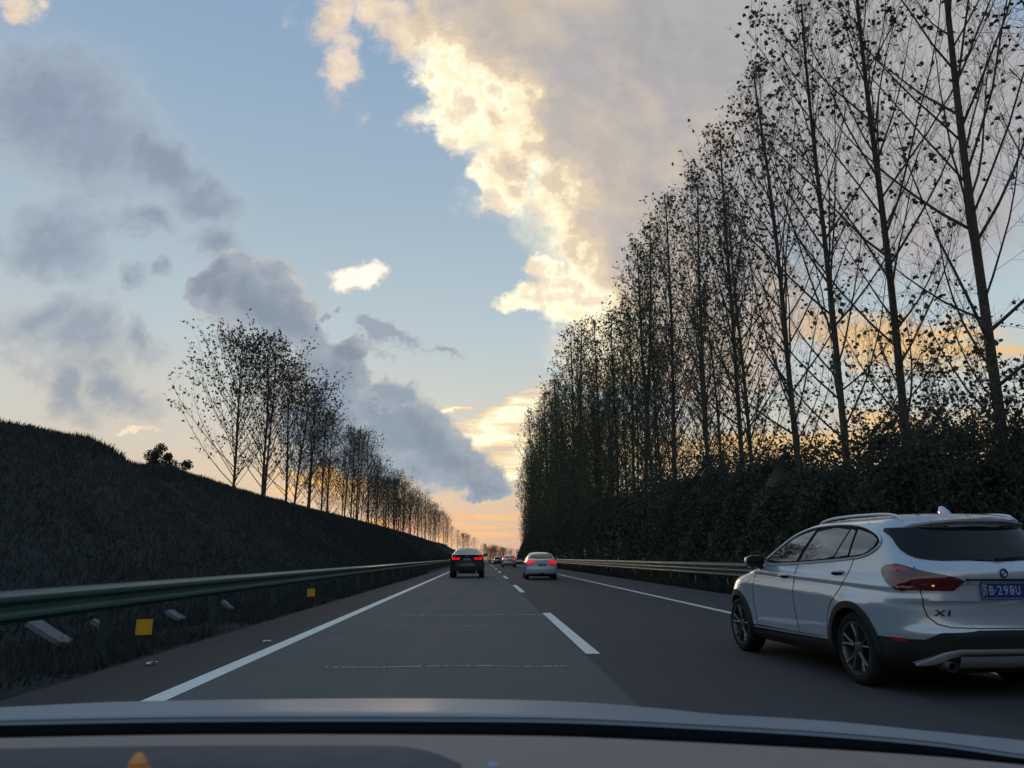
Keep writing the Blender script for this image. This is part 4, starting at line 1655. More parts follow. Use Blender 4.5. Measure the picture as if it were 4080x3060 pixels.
def compact_suv():
    """the white car alongside"""
    root = empty('compact_suv', (4.455, 7.54, 0), 0.077)
    tag(root, 'white compact SUV close by in the right hand lane, cut off by the picture edge', 'car', 'cars on the motorway')
    WB = 2.70
    rows = [  # z, tail, nose, half width, rear corner, front corner
        (0.20, -0.74, 3.38, 0.80, .40, .90), (0.28, -0.84, 3.50, 0.865, .40, .95), (0.36, -0.895, 3.545, 0.89, .40, .95),
        (0.48, -0.925, 3.56, 0.896, .40, .95), (0.54, -0.935, 3.56, 0.899, .40, .95), (0.60, -0.915, 3.555, 0.902, .40, .95), (0.70, -0.905, 3.55, 0.907, .40, .95),
        (0.78, -0.905, 3.53, 0.910, .40, .95), (0.815, -0.925, 3.50, 0.909, .40, .95), (0.86, -0.925, 3.46, 0.900, .40, .95), (0.92, -0.925, 3.36, 0.886, .40, .95), (0.952, -0.935, 3.22, 0.876, .40, .9), (0.972, -0.942, 3.12, 0.879, .40, .9),
        (1.01, -0.95, 2.82, 0.871, .40, .7), (1.06, -0.945, 2.44, 0.850, .40, .5), (1.10, -0.925, 2.30, 0.834, .40, .36), (1.15, -0.885, 2.18, 0.817, .42, .30),
        (1.25, -0.820, 1.95, 0.784, .42, .26), (1.36, -0.745, 1.70, 0.744, .42, .24), (1.45, -0.690, 1.47, 0.706, .42, .24), (1.50, -0.670, 1.31, 0.676, .42, .24),
        (1.535, -0.665, 1.15, 0.638, .42, .28), (1.565, -0.60, 0.94, 0.57, .40, .34), (1.585, -0.48, 0.72, 0.47, .36, .36), (1.598, -0.25, 0.40, 0.30, .2, .2), (1.602, -0.05, 0.20, 0.10, .06, .06)]
    B = CarBody(rows, pr=2.7, pf=2.2, rake=-0.035, barrel=.035)
    for y in (0.0, WB):
        B.bumps.append((y, .36, .38, .52, .018))
    levels = np.unique(np.round(np.concatenate([np.linspace(.2, .36, 5), np.linspace(.36, .9, 26), np.linspace(.9, 1.12, 18), np.linspace(1.12, 1.5, 16), np.linspace(1.5, 1.602, 16), [.52, .37, .385]]), 4))

    def zone(c):
        zc = .50 if c.y < -.3 else (.372 if c.y < 2.4 else .42)
        return 1 if c.z < zc else 0
    WHITE = M['paint_white']
    me = B.shell(levels, [WHITE, M['plastic'], M['dark']], zone, wells=((0, .335, .375), (WB, .335, .375)))
    link('body', me, root)
    for y in (0.0, WB):
        for s in (-1, 1):
            wheel(root, s * .775, y, .335, .225, s, .242)
    rear = B.rear()
    for s in (-1, 1):
        sd = B.side(s)
        # wheel arch cladding
        for y in (0.0, WB):
            arc = []
            for r in (.435, .372):
                ts = np.linspace(R(-14), R(194), 26)
                arc.append([(y + r * math.cos(t), max(.22, .335 + r * math.sin(t))) for t in ts])
            P = np.array([[sd(a, b) for a, b in row] for row in arc])
            out = P.copy()
            out[..., 0] += s * .012
            inn = P.copy()
            inn[..., 0] -= s * .02
            mb = MB()
            mb.grid(np.concatenate([inn[:1], out, np.stack([out[1] * [1, 1, 1] - [s * .10, 0, 0]])]))
            mb.build('wheel_arch_trim', M['plastic'], root, smooth=40)
        # sill with its pale strip
        patch(sd, [(.44, .215), (WB - .44, .215), (WB - .44, .34), (.44, .345)], 'sill_trim', M['plastic'], root, off=.012, nb=5, na=20)
        bead(sd, [(.46, .378), (1.3, .362), (WB - .47, .350)], 'sill_strip', M['skid'], root, r=.011, off=.006)
        # side glass and trims: three windows with dark pillars
        dlo = chaikin([(2.07, 1.085), (1.62, 1.30), (1.30, 1.43), (.95, 1.505), (.45, 1.515), (.04, 1.490), (-.22, 1.43), (-.40, 1.345), (-.36, 1.26), (-.15, 1.185), (.15, 1.158), (1.1, 1.112)], 2)
        patch(sd, [(a, b) for a, b in dlo], 'window_surround', M['gap'], root, off=.003, nb=20, na=36)
        bead(sd, [(a, b) for a, b in dlo], 'window_trim', M['chrome'], root, r=.013, closed=True, sub=1, off=.005)

        def band(a0, a1, ins=.024):
            """part of the side glass between two slanted pillars"""
            top = lambda a: np.interp(a, [-.40, -.22, .04, .45, .95, 1.30, 1.62, 2.07], [1.335, 1.42, 1.475, 1.502, 1.492, 1.418, 1.288, 1.09]) - ins
            bot = lambda a: np.interp(a, [-.40, -.30, -.15, .15, 1.1, 2.07], [1.33, 1.255, 1.19, 1.162, 1.116, 1.085]) + ins
            (t0, b0), (t1, b1) = a0, a1
            n = 10
            up = [(t0 + (t1 - t0) * k / n, float(top(t0 + (t1 - t0) * k / n))) for k in range(n + 1)]
            dn = [(b1 + (b0 - b1) * k / n, float(bot(b1 + (b0 - b1) * k / n))) for k in range(n + 1)]
            return up + dn
        patch(sd, band((-.335, -.285), (.035, .085)), 'side_window', M['side_glass'], root, off=.007, nb=14, na=14)
        patch(sd, band((.075, .125), (.16, .36)), 'quarter_light', M['side_glass'], root, off=.007, nb=12, na=8)
        patch(sd, band((.19, .39), (.80, 1.08)), 'side_window', M['side_glass'], root, off=.007, nb=14, na=16)
        patch(sd, band((.88, 1.15), (1.70, 1.96)), 'side_window', M['side_glass'], root, off=.007, nb=14, na=18)
        # door lines
        bead(sd, [(.02, 1.158), (.10, .98), (.22, .84), (.36, .72), (.445, .58), (.47, .42), (.50, .385), (WB - .52, .372)], 'door_seam', M['gap'], root, r=.0045)
        bead(sd, [(1.10, 1.112), (1.13, .90), (1.12, .60), (1.08, .385)], 'door_seam', M['gap'], root, r=.0045)
        bead(sd, [(2.10, 1.06), (2.17, .9), (2.20, .66), (2.16, .385)], 'door_seam', M['gap'], root, r=.0045)
        for (hy, hz) in ((.27, 1.030), (1.36, .972)):
            cup = chaikin([(hy - .10, hz - .028), (hy + .10, hz - .030), (hy + .11, hz + .012), (hy - .09, hz + .020)], 2)
            c = patch(sd, cup, 'handle_recess', M['gap'], root, off=.002, nb=6, na=8)
            h = MB()
            x0 = float(B.halfx(hy, hz))
            h.tube([(s * (x0 - .005), hy - .105, hz + .010), (s * (x0 + .022), hy - .085, hz + .011), (s * (x0 + .032), hy, hz + .010), (s * (x0 + .022), hy + .085, hz + .004), (s * (x0 - .005), hy + .105, hz + .002)], [.013, .016, .017, .016, .013], 8, squash=.75)
            h.build('door_handle', WHITE, root, smooth=60)
        mirror(root, s, s * .80, 1.98, 1.125, WHITE)
        tri = [(1.80, 1.10), (2.05, 1.095), (1.96, 1.15), (1.88, 1.19)]
        patch(sd, tri, 'mirror_base', M['plastic'], root, off=.014, nb=6, na=6)
        # roof rails
        rp = []
        for t in np.linspace(0, 1, 17):
            y = 1.00 - t * 1.50
            z = B.roof_z(.585, y) + .004 + .036 * math.sin(math.pi * t) ** .45
            rp.append((s * .585, y, z))
        mb = MB()
        mb.tube(rp, [.008] + [.017] * 15 + [.008], 8, squash=.8)
        mb.build('roof_rail', M['chrome'], root, smooth=60)
        # tail lamp wrapping the corner
        ar = B.around(s)
        rr = lambda x, z: (B.arc_of_rear(x, z), z)
        ss = lambda y, z: (B.arc_of_side(y, z), z)
        poly = [ss(-.435, 1.065), ss(-.50, 1.118), ss(-.66, 1.128), rr(.76, 1.112), rr(.66, 1.060), rr(.50, 1.028), rr(.365, .992), rr(.36, .975), rr(.44, .902), rr(.50, .893), rr(.70, .905), rr(.80, .888), ss(-.70, .892), ss(-.60, .935), ss(-.50, 1.00)]
        poly = chaikin(poly, 1)
        lamp = patch(ar, poly, 'tail_lamp', M['lamp_deep'], root, off=.010, nb=16, na=34)
        lp = [ss(-.53, 1.095), ss(-.70, 1.105), rr(.75, 1.085), rr(.70, 1.058), rr(.80, 1.050), ss(-.62, 1.065), ss(-.545, 1.078)]
        patch(ar, lp, 'light_bar', M['lamp_red'], lamp, off=.013, nb=5, na=20, depth=.002)
        lp = [ss(-.60, 1.035), ss(-.72, .985), rr(.74, .972), rr(.44, .955), rr(.44, .938), rr(.74, .945), ss(-.76, .945), ss(-.66, .965)]
        patch(ar, lp, 'light_bar', M['lamp_red'], lamp, off=.013, nb=7, na=20, depth=.002)
        lp = [ss(-.66, .935), rr(.80, .938), rr(.62, .936), rr(.62, .918), rr(.80, .915), ss(-.69, .912)]
        patch(ar, lp, 'reversing_light', M['lamp_clear'], lamp, off=.013, nb=4, na=16, depth=.002)
        if s < 0:
            lp = [rr(.618, .948), rr(.600, .948), rr(.598, .937), rr(.616, .937)]
            patch(ar, lp, 'indicator', M['amber'], lamp, off=.016, nb=3, na=3, depth=.002)
        # head lamp just visible round the nose
        lpoly = chaikin([(3.02, .86), (3.30, .80), (3.36, .74), (3.30, .70), (3.0, .74)], 1)
        patch(sd, lpoly, 'head_lamp', M['glass'], root, off=.008, nb=8, na=10)
        # tailgate gap
        bead(ar, [rr(.74, 1.50), rr(.76, 1.35), ], 'tailgate_seam', M['gap'], root, r=.004) if False else None
        seam_path = [rr(.705, 1.10), rr(.70, .90), rr(.685, .76), rr(.665, .68), rr(.60, .618), rr(.50, .592), rr(.25, .585), rr(.002, .583)]
        bead(ar, seam_path, 'tailgate_seam', M['gap'], root, r=.005, sub=5)
        # red reflector low on the bumper
        patch(ar, [ss(-.60, .462), ss(-.73, .462), ss(-.73, .495), ss(-.60, .495)], 'reflector', M['lamp_red'], root, off=.006, nb=3, na=6)
        # exhaust
        e = MB()
        e.lathe([(.036, -.925), (.041, -.925), (.043, -.91), (.043, -.70)], 'Y', 24, (s * .56, 0, .275))
        e.lathe([(.036, -.925), (.034, -.75), (.001, -.75)], 'Y', 24, (s * .56, 0, .275))
        e.build('exhaust_pipe', M['alloy'], root, smooth=40)
    # rear glass, spoiler, lower bumper, plate, badges
    half = [(B.arc_of_side(-.40, 1.452), 1.452), (B.arc_of_side(-.36, 1.425), 1.425), (B.arc_of_side(-.50, 1.36), 1.36), (B.arc_of_rear(.72, 1.26), 1.26), (B.arc_of_rear(.69, 1.195), 1.195), (B.arc_of_rear(.60, 1.160), 1.160), (B.arc_of_rear(.30, 1.146), 1.146)]
    gl = half + [(-a, b) for a, b in reversed(half)]
    gl = chaikin(gl, 1)
    patch(B.around_both(), [(a, b) for a, b in gl], 'rear_window', M['glass'], root, off=.012, nb=26, na=60)
    sp = MB()
    P = []
    for x in np.linspace(-.66, .66, 25):
        k = (1 - (abs(x) / .70) ** 4)
        zt = 1.555 - .06 * (abs(x) / .66) ** 2.2
        y0 = float(B.rear_y(x, 1.50))
        P.append([(x, y0 + .26, zt + .022), (x, y0 + .12, zt + .008), (x, y0 - .02, zt - .012), (x, y0 - .085 * k - .01, zt - .032), (x, y0 - .085 * k - .008, zt - .050), (x, y0 - .03, zt - .062), (x, y0 + .05, zt - .065)])
    sp.grid(np.array(P))
    sp.build('roof_spoiler', WHITE, root, smooth=40)
    patch(rear, chaikin([(-.53, .57), (.53, .57), (.70, .50), (.80, .43), (.74, .30), (-.74, .30), (-.80, .43), (-.70, .50)], 1), 'bumper_trim', M['plastic'], root, off=.010, nb=10, na=30)
    sk = chaikin([(-.47, .425), (.47, .425), (.62, .385), (.79, .290), (.74, .275), (.62, .300), (.50, .375), (-.50, .375), (-.62, .300), (-.74, .275), (-.79, .290), (-.62, .385)], 1)
    top = []
    # silver arch above, darker plate below
    P = []
    for x in np.linspace(-.78, .78, 41):
        a = abs(x)
        zt = np.interp(a, [0, .45, .58, .70, .78], [.415, .412, .385, .330, .285])
        zb = np.interp(a, [0, .42, .52, .64, .76], [.370, .366, .340, .285, .262])
        y0 = float(B.rear_y(x, .36)) - .028
        P.append([(x, y0 + .05, zt + .006), (x, y0, zt), (x, y0 - .004, (zt + zb) / 2), (x, y0 + .012, zb), (x, y0 + .06, zb - .006)])
    mb = MB()
    mb.grid(np.array(P))
    mb.build('skid_plate', M['skid'], root, smooth=50)
    P = []
    for x in np.linspace(-.44, .44, 15):
        y0 = float(B.rear_y(x, .36)) - .012
        P.append([(x, y0, .372), (x, y0 + .012, .32), (x, y0 + .05, .26), (x, y0 + .14, .235)])
    mb = MB()
    mb.grid(np.array(P))
    mb.build('diffuser', M['paint_grey'], root, smooth=50)
    # plate recess; a dark bar stands in for the shadow above the plate
    yb = float(B.rear_y(0, .90))
    patch(rear, [(-.37, .985), (.37, .985), (.31, .795), (-.31, .795)], 'plate_recess', WHITE, root, off=-.004, nb=4, na=8, depth=.02)
    led = MB()
    led.box((0, float(B.rear_y(0, 1.0)) - .004, .990), (.70, .030, .014))
    led.build('plate_shade_bar', M['gap'], root)
    text = (('苏', -.187), ('B', -.130), ('·', -.090), ('2', -.050), ('9', .007), ('8', .064), ('U', .121))
    plate(root, (0, yb - .016, .898), -.02, text)
    badge_roundel(root, (0, float(B.rear_y(0, 1.045)) - .006, 1.045), .06)
    t = text_mesh('X1', .085, M['badge_black'], .003, .002, shear=.15, spacing=1.1)
    o = link('lettering', t, root, (-.545, float(B.rear_y(-.545, .71)) - .002, .708))
    o.rotation_euler = (R(90), 0, math.atan2(float(B.rear_y(-.49, .71) - B.rear_y(-.61, .71)), .12))
    o.location.y -= .004
    o.scale = (1.35, .8, 1)
    wp = MB()
    wp.tube([(0, float(B.rear_y(0, 1.16)) - .02, 1.165), (.22, float(B.rear_y(.2, 1.18)) - .02, 1.18), (.46, float(B.rear_y(.46, 1.20)) - .015, 1.195)], [.016, .009, .006], 6)
    wp.build('rear_wiper', M['plastic'], root, smooth=60)
    aerial(root, -.36, 1.585, WHITE)
    # windscreen
    ws = [(-.62, 1.50), (.62, 1.50), (.78, 1.12), (-.78, 1.12)]
    patch(B.front(), ws, 'windscreen', M['glass'], root, off=.006, nb=12, na=22)
    return root


compact_suv()


def sedan(name, loc, rz, label, paint, lit, detail=True, wide=1.0):
    root = empty(name, loc, rz)
    tag(root, label, 'car', 'cars on the motorway')
    WB = 2.65
    rows = [(0.17, -0.80, 3.30, .76, .40, .9), (0.26, -0.93, 3.44, .835, .40, .95), (0.36, -0.985, 3.50, .865, .40, .95), (0.50, -1.015, 3.52, .880, .40, .95), (0.60, -1.02, 3.515, .885, .40, .95),
            (0.64, -.995, 3.50, .884, .40, .95), (0.72, -0.985, 3.46, .882, .40, .95), (0.82, -0.985, 3.30, .882, .40, .9), (0.90, -0.985, 2.95, .876, .40, .8), (0.98, -0.985, 2.35, .862, .40, .6),
            (1.03, -0.985, 2.05, .845, .40, .45), (1.055, -0.96, 1.97, .832, .40, .4), (1.075, -0.78, 1.90, .818, .36, .4), (1.09, -.55, 1.86, .805, .30, .4),
            (1.15, -0.40, 1.70, .770, .30, .38), (1.25, -0.14, 1.42, .705, .30, .36), (1.34, 0.13, 1.12, .640, .30, .34), (1.40, .34, .92, .585, .26, .3), (1.435, .50, .80, .52, .22, .26), (1.455, .58, .74, .40, .12, .12), (1.462, .62, .70, .20, .03, .03)]
    B = CarBody(rows, pr=2.8, pf=2.2, rake=-.03, barrel=.045)
    for y in (0.0, WB):
        B.bumps.append((y, .34, .35, .48, .010))
    levels = np.unique(np.round(np.concatenate([np.linspace(.17, .36, 6), np.linspace(.36, .9, 16), np.linspace(.9, 1.1, 16), np.linspace(1.1, 1.40, 9), np.linspace(1.40, 1.462, 8)]), 4))
    zone = lambda c: 1 if c.z < (.30 + .05 * max(0, 1 - abs(c.x) / .75) if c.y < -.4 else .20) else 0
    me = B.shell(levels, [paint, M['plastic'], M['dark']], zone, wells=((0, .315, .345), (WB, .315, .345)))
    link('body', me, root)
    for y in (0.0, WB):
        for s in (-1, 1):
            wheel(root, s * .765, y, .315, .205, s, .205, 7, 'single')
    rear = B.rear()
    for s in (-1, 1):
        sd = B.side(s)
        dlo = chaikin([(1.78, 1.075), (1.30, 1.275), (1.0, 1.355), (.6, 1.385), (.25, 1.33), (-.05, 1.225), (-.32, 1.105), (.4, 1.075)], 2)
        patch(sd, [(a, b) for a, b in dlo], 'side_window', M['side_glass'], root, off=.004, nb=12, na=22)
        bead(sd, [(a, b) for a, b in dlo], 'window_trim', M['chrome'] if detail else M['gap'], root, r=.010, closed=True, sub=1)
        bead(sd, [(.55, 1.08), (.60, 1.375)], 'door_pillar', M['gap'], root, r=.022, off=.004)
        bead(sd, [(.02, 1.06), (.20, .80), (.36, .60), (.38, .25)], 'door_seam', M['gap'], root, r=.005)
        bead(sd, [(.95, 1.06), (1.0, .80), (.98, .25)], 'door_seam', M['gap'], root, r=.005)
        mirror(root, s, s * .74, 1.72, 1.06, paint, .95)
        ar = B.around(s)
        rr = lambda x, z: (B.arc_of_rear(x, z), z)
        ss = lambda y, z: (B.arc_of_side(y, z), z)
        poly = chaikin([ss(-.62, .965), ss(-.74, 1.005), rr(.66, 1.008), rr(.42, 1.000), rr(.345, .985), rr(.345, .860), rr(.40, .835), rr(.66, .830), ss(-.78, .825), ss(-.70, .86)], 1)
        lamp = patch(ar, poly, 'tail_lamp', M['lamp_deep'], root, off=.008, nb=10, na=22)
        core = [rr(.755, .985), rr(.58, .985), rr(.58, .850), rr(.755, .850)]
        if lit == 'round':
            for cx_ in (.68, .47):
                c8 = [rr(cx_ + .085 * math.cos(q), .915 + .075 * math.sin(q)) for q in np.linspace(0, 6.28, 17)[:-1]]
                patch(ar, c8, 'light_bar', M['lamp_hot'] if (cx_ < .5) == (s < 0) else M['lamp_lit'], lamp, off=.014, nb=7, na=8, depth=.002)
        elif lit:
            def frame(x0, x1, z0, z1, t):
                patch(ar, [rr(x0, z1), rr(x1, z1), rr(x1, z1 - t), rr(x0, z1 - t)], 'light_bar', M['lamp_lit'], lamp, off=.014, nb=3, na=8, depth=.002)
                patch(ar, [rr(x0, z0 + t), rr(x1, z0 + t), rr(x1, z0), rr(x0, z0)], 'light_bar', M['lamp_lit'], lamp, off=.014, nb=3, na=8, depth=.002)
                patch(ar, [rr(x0, z1 - t), rr(x0 + t, z1 - t), rr(x0 + t, z0 + t), rr(x0, z0 + t)], 'light_bar', M['lamp_lit'], lamp, off=.014, nb=3, na=3, depth=.002)
                patch(ar, [rr(x1 - t, z1 - t), rr(x1, z1 - t), rr(x1, z0 + t), rr(x1 - t, z0 + t)], 'light_bar', M['lamp_lit'], lamp, off=.014, nb=3, na=3, depth=.002)
            frame(.59, .80, .850, .985, .036)
            frame(.365, .57, .865, .985, .030)
            patch(ar, [rr(.42, .935), rr(.54, .935), rr(.54, .915), rr(.42, .915)], 'light_bar', M['lamp_lit'], lamp, off=.014, nb=3, na=6, depth=.002)
            patch(ar, [rr(.66, .935), rr(.74, .935), rr(.74, .885), rr(.66, .885)], 'light_bar', M['lamp_lit'], lamp, off=.014, nb=3, na=6, depth=.002)
        patch(ar, [rr(.52, .385), rr(.74, .390), rr(.74, .365), rr(.52, .360)], 'reflector', M['lamp_deep'], root, off=.006, nb=3, na=8)
        bead(ar, [rr(.80, .99), rr(.73, .70), rr(.66, .655), rr(.002, .650)], 'boot_seam', M['gap'], root, r=.005)
    gl = chaikin([(-.455, 1.385), (.455, 1.385), (.545, 1.33), (.655, 1.14), (.60, 1.105), (-.60, 1.105), (-.655, 1.14), (-.545, 1.33)], 1)
    patch(rear, [(a, b) for a, b in gl], 'rear_window', M['glass'], root, off=.006, nb=12, na=22)
    patch(rear, chaikin([(-.60, .315), (.60, .315), (.66, .25), (.55, .20), (-.55, .20), (-.66, .25)], 1), 'bumper_trim', M['plastic'], root, off=.010, nb=5, na=16)
    y0 = float(B.rear_y(0, .78))
    plate(root, (0, y0 - .012, .785), -.02)
    if detail:
        b = MB()
        b.lathe([(.050, -.004), (.060, -.008), (.064, .004)], 'Y', 24)
        b.tube([(-.030, -.005, .040), (-.012, -.006, -.034), (0, -.006, -.002), (.012, -.006, -.034), (.030, -.005, .040)], .005, 5)
        o = b.build('badge', M['chrome'], root, smooth=50, loc=(0, float(B.rear_y(0, .955)) - .004, .945))
    patch(B.front(), [(-.50, 1.40), (.50, 1.40), (.72, 1.06), (-.72, 1.06)], 'windscreen', M['glass'], root, off=.006, nb=8, na=14)
    e = MB()
    e.lathe([(.028, -1.0), (.033, -1.0), (.034, -.8)], 'Y', 16, (-.55, 0, .19))
    e.build('exhaust_pipe', M['chrome'], root, smooth=40)
    return root


def coupe_suv():
    root = empty('coupe_suv', (-0.93, 46.4 + 0.2, 0), 0.0)
    root.scale = (1.04,) * 3
    tag(root, 'black sloping backed SUV with lit brake lamps ahead in the left lane', 'car', 'cars on the motorway')
    WB = 2.93
    rows = [(0.24, -0.86, 3.55, .84, .42, .9), (0.34, -0.98, 3.70, .925, .42, .95), (0.50, -1.03, 3.76, .972, .42, .95), (0.66, -1.05, 3.76, .985, .42, .95), (0.78, -1.045, 3.72, .985, .42, .95),
            (0.90, -1.045, 3.66, .982, .42, .95), (1.00, -1.06, 3.45, .975, .42, .95), (1.08, -1.08, 3.0, .962, .42, .8), (1.16, -1.10, 2.5, .938, .42, .6), (1.22, -1.125, 2.28, .912, .42, .5), (1.262, -1.13, 2.18, .885, .42, .45),
            (1.275, -1.03, 2.14, .870, .40, .45), (1.30, -.86, 2.06, .850, .38, .45), (1.38, -.50, 1.86, .790, .36, .42), (1.48, -.06, 1.60, .715, .36, .40), (1.56, .32, 1.36, .650, .34, .38), (1.62, .62, 1.18, .585, .28, .32),
            (1.66, .80, 1.02, .48, .1, .1), (1.672, .86, .95, .25, .04, .04)]
    B = CarBody(rows, pr=2.8, pf=2.2, rake=-.03, barrel=.04)
    for y in (0.0, WB):
        B.bumps.append((y, .40, .42, .56, .02))
    levels = np.unique(np.round(np.concatenate([np.linspace(.24, .5, 7), np.linspace(.5, 1.16, 18), np.linspace(1.16, 1.32, 14), np.linspace(1.32, 1.62, 10), np.linspace(1.62, 1.672, 7)]), 4))
    D = M['paint_dark']
    me = B.shell(levels, [D, M['plastic'], M['dark']], lambda c: 1 if c.z < .42 else 0, wells=((0, .375, .415), (WB, .375, .415)))
    link('body', me, root)
    for y in (0.0, WB):
        for s in (-1, 1):
            wheel(root, s * .83, y, .375, .31 if y == 0 else .27, s, .26)
    rear = B.rear()
    for s in (-1, 1):
        sd = B.side(s)
        dlo = chaikin([(2.06, 1.275), (1.55, 1.47), (1.20, 1.575), (.75, 1.60), (.30, 1.53), (-.15, 1.42), (-.55, 1.31), (.4, 1.275)], 2)
        patch(sd, [(a, b) for a, b in dlo], 'side_window', M['side_glass'], root, off=.004, nb=12, na=22)
        bead(sd, [(a, b) for a, b in dlo], 'window_trim', M['gap'], root, r=.010, closed=True, sub=1)
        mirror(root, s, s * .87, 2.02, 1.27, D, 1.15)
        ar = B.around(s)
        rr = lambda x, z: (B.arc_of_rear(x, z), z)
        ss = lambda y, z: (B.arc_of_side(y, z), z)
        poly = chaikin([ss(-.60, 1.15), ss(-.75, 1.185), rr(.72, 1.165), rr(.62, 1.135), rr(.42, 1.125), rr(.38, 1.105), rr(.41, 1.045), rr(.50, 1.005), rr(.74, 1.0), ss(-.80, 1.01), ss(-.68, 1.06)], 1)
        lamp = patch(ar, poly, 'tail_lamp', M['lamp_deep'], root, off=.008, nb=10, na=22)
        def bar(x0, x1, z0, z1, mm='lamp_lit', k=0.0):
            patch(ar, [rr(x0, z1), rr(x1, z1 + k), rr(x1, z0 + k), rr(x0, z0)], 'light_bar', M[mm], lamp, off=.014, nb=4, na=8, depth=.002)
        bar(.62, .82, 1.012, 1.048)
        bar(.775, .835, 1.048, 1.165)
        bar(.665, .715, 1.075, 1.155)
        bar(.435, .60, 1.095, 1.118)
        bar(.445, .60, 1.022, 1.048)
        bar(.405, .445, 1.05, 1.115)
        bar(.48, .59, 1.062, 1.082, 'lamp_lit')
        bead(ar, [rr(.80, 1.16), rr(.76, .80), rr(.66, .72), rr(.002, .70)], 'tailgate_seam', M['gap'], root, r=.005)
        patch(ar, [rr(.62, .50), rr(.84, .50), rr(.84, .47), rr(.62, .47)], 'reflector', M['lamp_deep'], root, off=.006, nb=3, na=8)
        e = MB()
        e.lathe([(.045, -1.0), (.055, -1.0), (.056, -.8)], 'Y', 20, (s * .52, 0, .33))
        e.build('exhaust_pipe', M['chrome'], root, smooth=40)
    gl = chaikin([(-.50, 1.625), (.50, 1.625), (.61, 1.56), (.76, 1.345), (.74, 1.312), (-.74, 1.312), (-.76, 1.345), (-.61, 1.56)], 1)
    patch(rear, [(a, b) for a, b in gl], 'rear_window', M['glass'], root, off=.006, nb=12, na=24)
    patch(rear, [(-.72, .40), (.72, .40), (.66, .27), (-.66, .27)], 'bumper_trim', M['plastic'], root, off=.010, nb=5, na=16)
    lip = MB()
    P = []
    for x in np.linspace(-.80, .80, 25):
        y0 = float(B.rear_y(x, 1.255))
        P.append([(x, y0 + .16, 1.285), (x, y0 + .04, 1.283), (x, y0 - .035, 1.288), (x, y0 - .04, 1.275), (x, y0, 1.255)])
    lip.grid(np.array(P))
    lip.build('boot_lip', D, root, smooth=40)
    y0 = float(B.rear_y(0, 1.02))
    plate(root, (0, y0 - .012, 1.035), -.05)
    badge_roundel(root, (0, float(B.rear_y(0, 1.19)) - .006, 1.19), .0, .042)
    aerial(root, .62, 1.64, M['badge_black'])
    patch(B.front(), [(-.55, 1.60), (.55, 1.60), (.78, 1.26), (-.78, 1.26)], 'windscreen', M['glass'], root, off=.006, nb=8, na=14)
    return root


def far_suv(loc, label):
    """distant tall car with a pale roof and dark tail"""
    root = empty('family_car', loc)
    tag(root, label, 'car', 'cars on the motorway')
    rows = [(0.22, -0.80, 3.3, .80, .40, .9), (0.40, -0.95, 3.5, .89, .40, .9), (0.70, -0.97, 3.5, .91, .40, .9), (0.95, -0.95, 3.0, .90, .40, .8), (1.06, -0.92, 2.3, .87, .40, .5), (1.15, -0.86, 2.0, .83, .40, .4),
            (1.40, -.72, 1.45, .73, .40, .36), (1.58, -.62, 1.0, .64, .4, .36), (1.66, -.40, .6, .45, .3, .3), (1.69, -.1, .2, .15, .1, .1)]
    B = CarBody(rows, pr=2.8, pf=2.2)
    levels = np.unique(np.round(np.concatenate([np.linspace(.22, 1.06, 14), np.linspace(1.06, 1.58, 10), np.linspace(1.58, 1.69, 6)]), 4))
    me = B.shell(levels, [M['paint_white'], M['plastic'], M['dark']], lambda c: 1 if c.z < .42 else 0, wells=((0, .34, .375), (2.6, .34, .375)))
    link('body', me, root)
    for y in (0.0, 2.6):
        for s in (-1, 1):
            wheel(root, s * .775, y, .335, .225, s, .242)
    patch(B.rear(), [(-.60, 1.56), (.60, 1.56), (.78, 1.10), (-.78, 1.10)], 'rear_window', M['glass'], root, off=.006, nb=8, na=12)
    for s in (-1, 1):
        patch(B.side(s), [(1.8, 1.12), (1.1, 1.50), (-.45, 1.50), (-.60, 1.12)], 'side_window', M['side_glass'], root, off=.004, nb=8, na=12)
        ar = B.around(s)
        rr = lambda x, z: (B.arc_of_rear(x, z), z)
        patch(ar, [rr(.60, 1.02), rr(.86, 1.04), rr(.86, .86), rr(.60, .90)], 'tail_lamp', M['lamp_red'], root, off=.006, nb=5, na=8)
        mirror(root, s, s * .80, 1.8, 1.12, M['paint_white'])
    patch(B.rear(), [(-.70, .80), (.70, .80), (.74, .42), (-.74, .42)], 'tailgate_panel', M['paint_dark'], root, off=.006, nb=4, na=10)
    plate(root, (0, float(B.rear_y(0, .88)) - .014, .90), 0)
    return root


sedan('saloon_car', (3.20, 41.9 + .85, 0), -0.012, 'pale silver saloon with lit brake lamps ahead in the right lane, nearest of the saloons', M['paint_silver'], 'frame')
coupe_suv()
sedan('saloon_car', (3.30, 97.3, 0), 0.0, 'white saloon with round brake lamps farther ahead in the right lane, past the first saloon', M['paint_white'], 'round', detail=False)
far_suv((3.3, 172.0, float(road_z(172))), 'dark tailed tall car partly hidden behind the farther white saloon')
sedan('saloon_car', (1.6 - 1.0, 205.0, float(road_z(205))), 0.0, 'tiny silver car far down the left lane beside the black SUV', M['paint_white'], None, detail=False)
sedan('saloon_car', (3.6, 232.0, float(road_z(232)) + .35), 0.0, 'tiny white car between far silver car and tall car, almost hidden by the crest', M['paint_white'], None, detail=False)

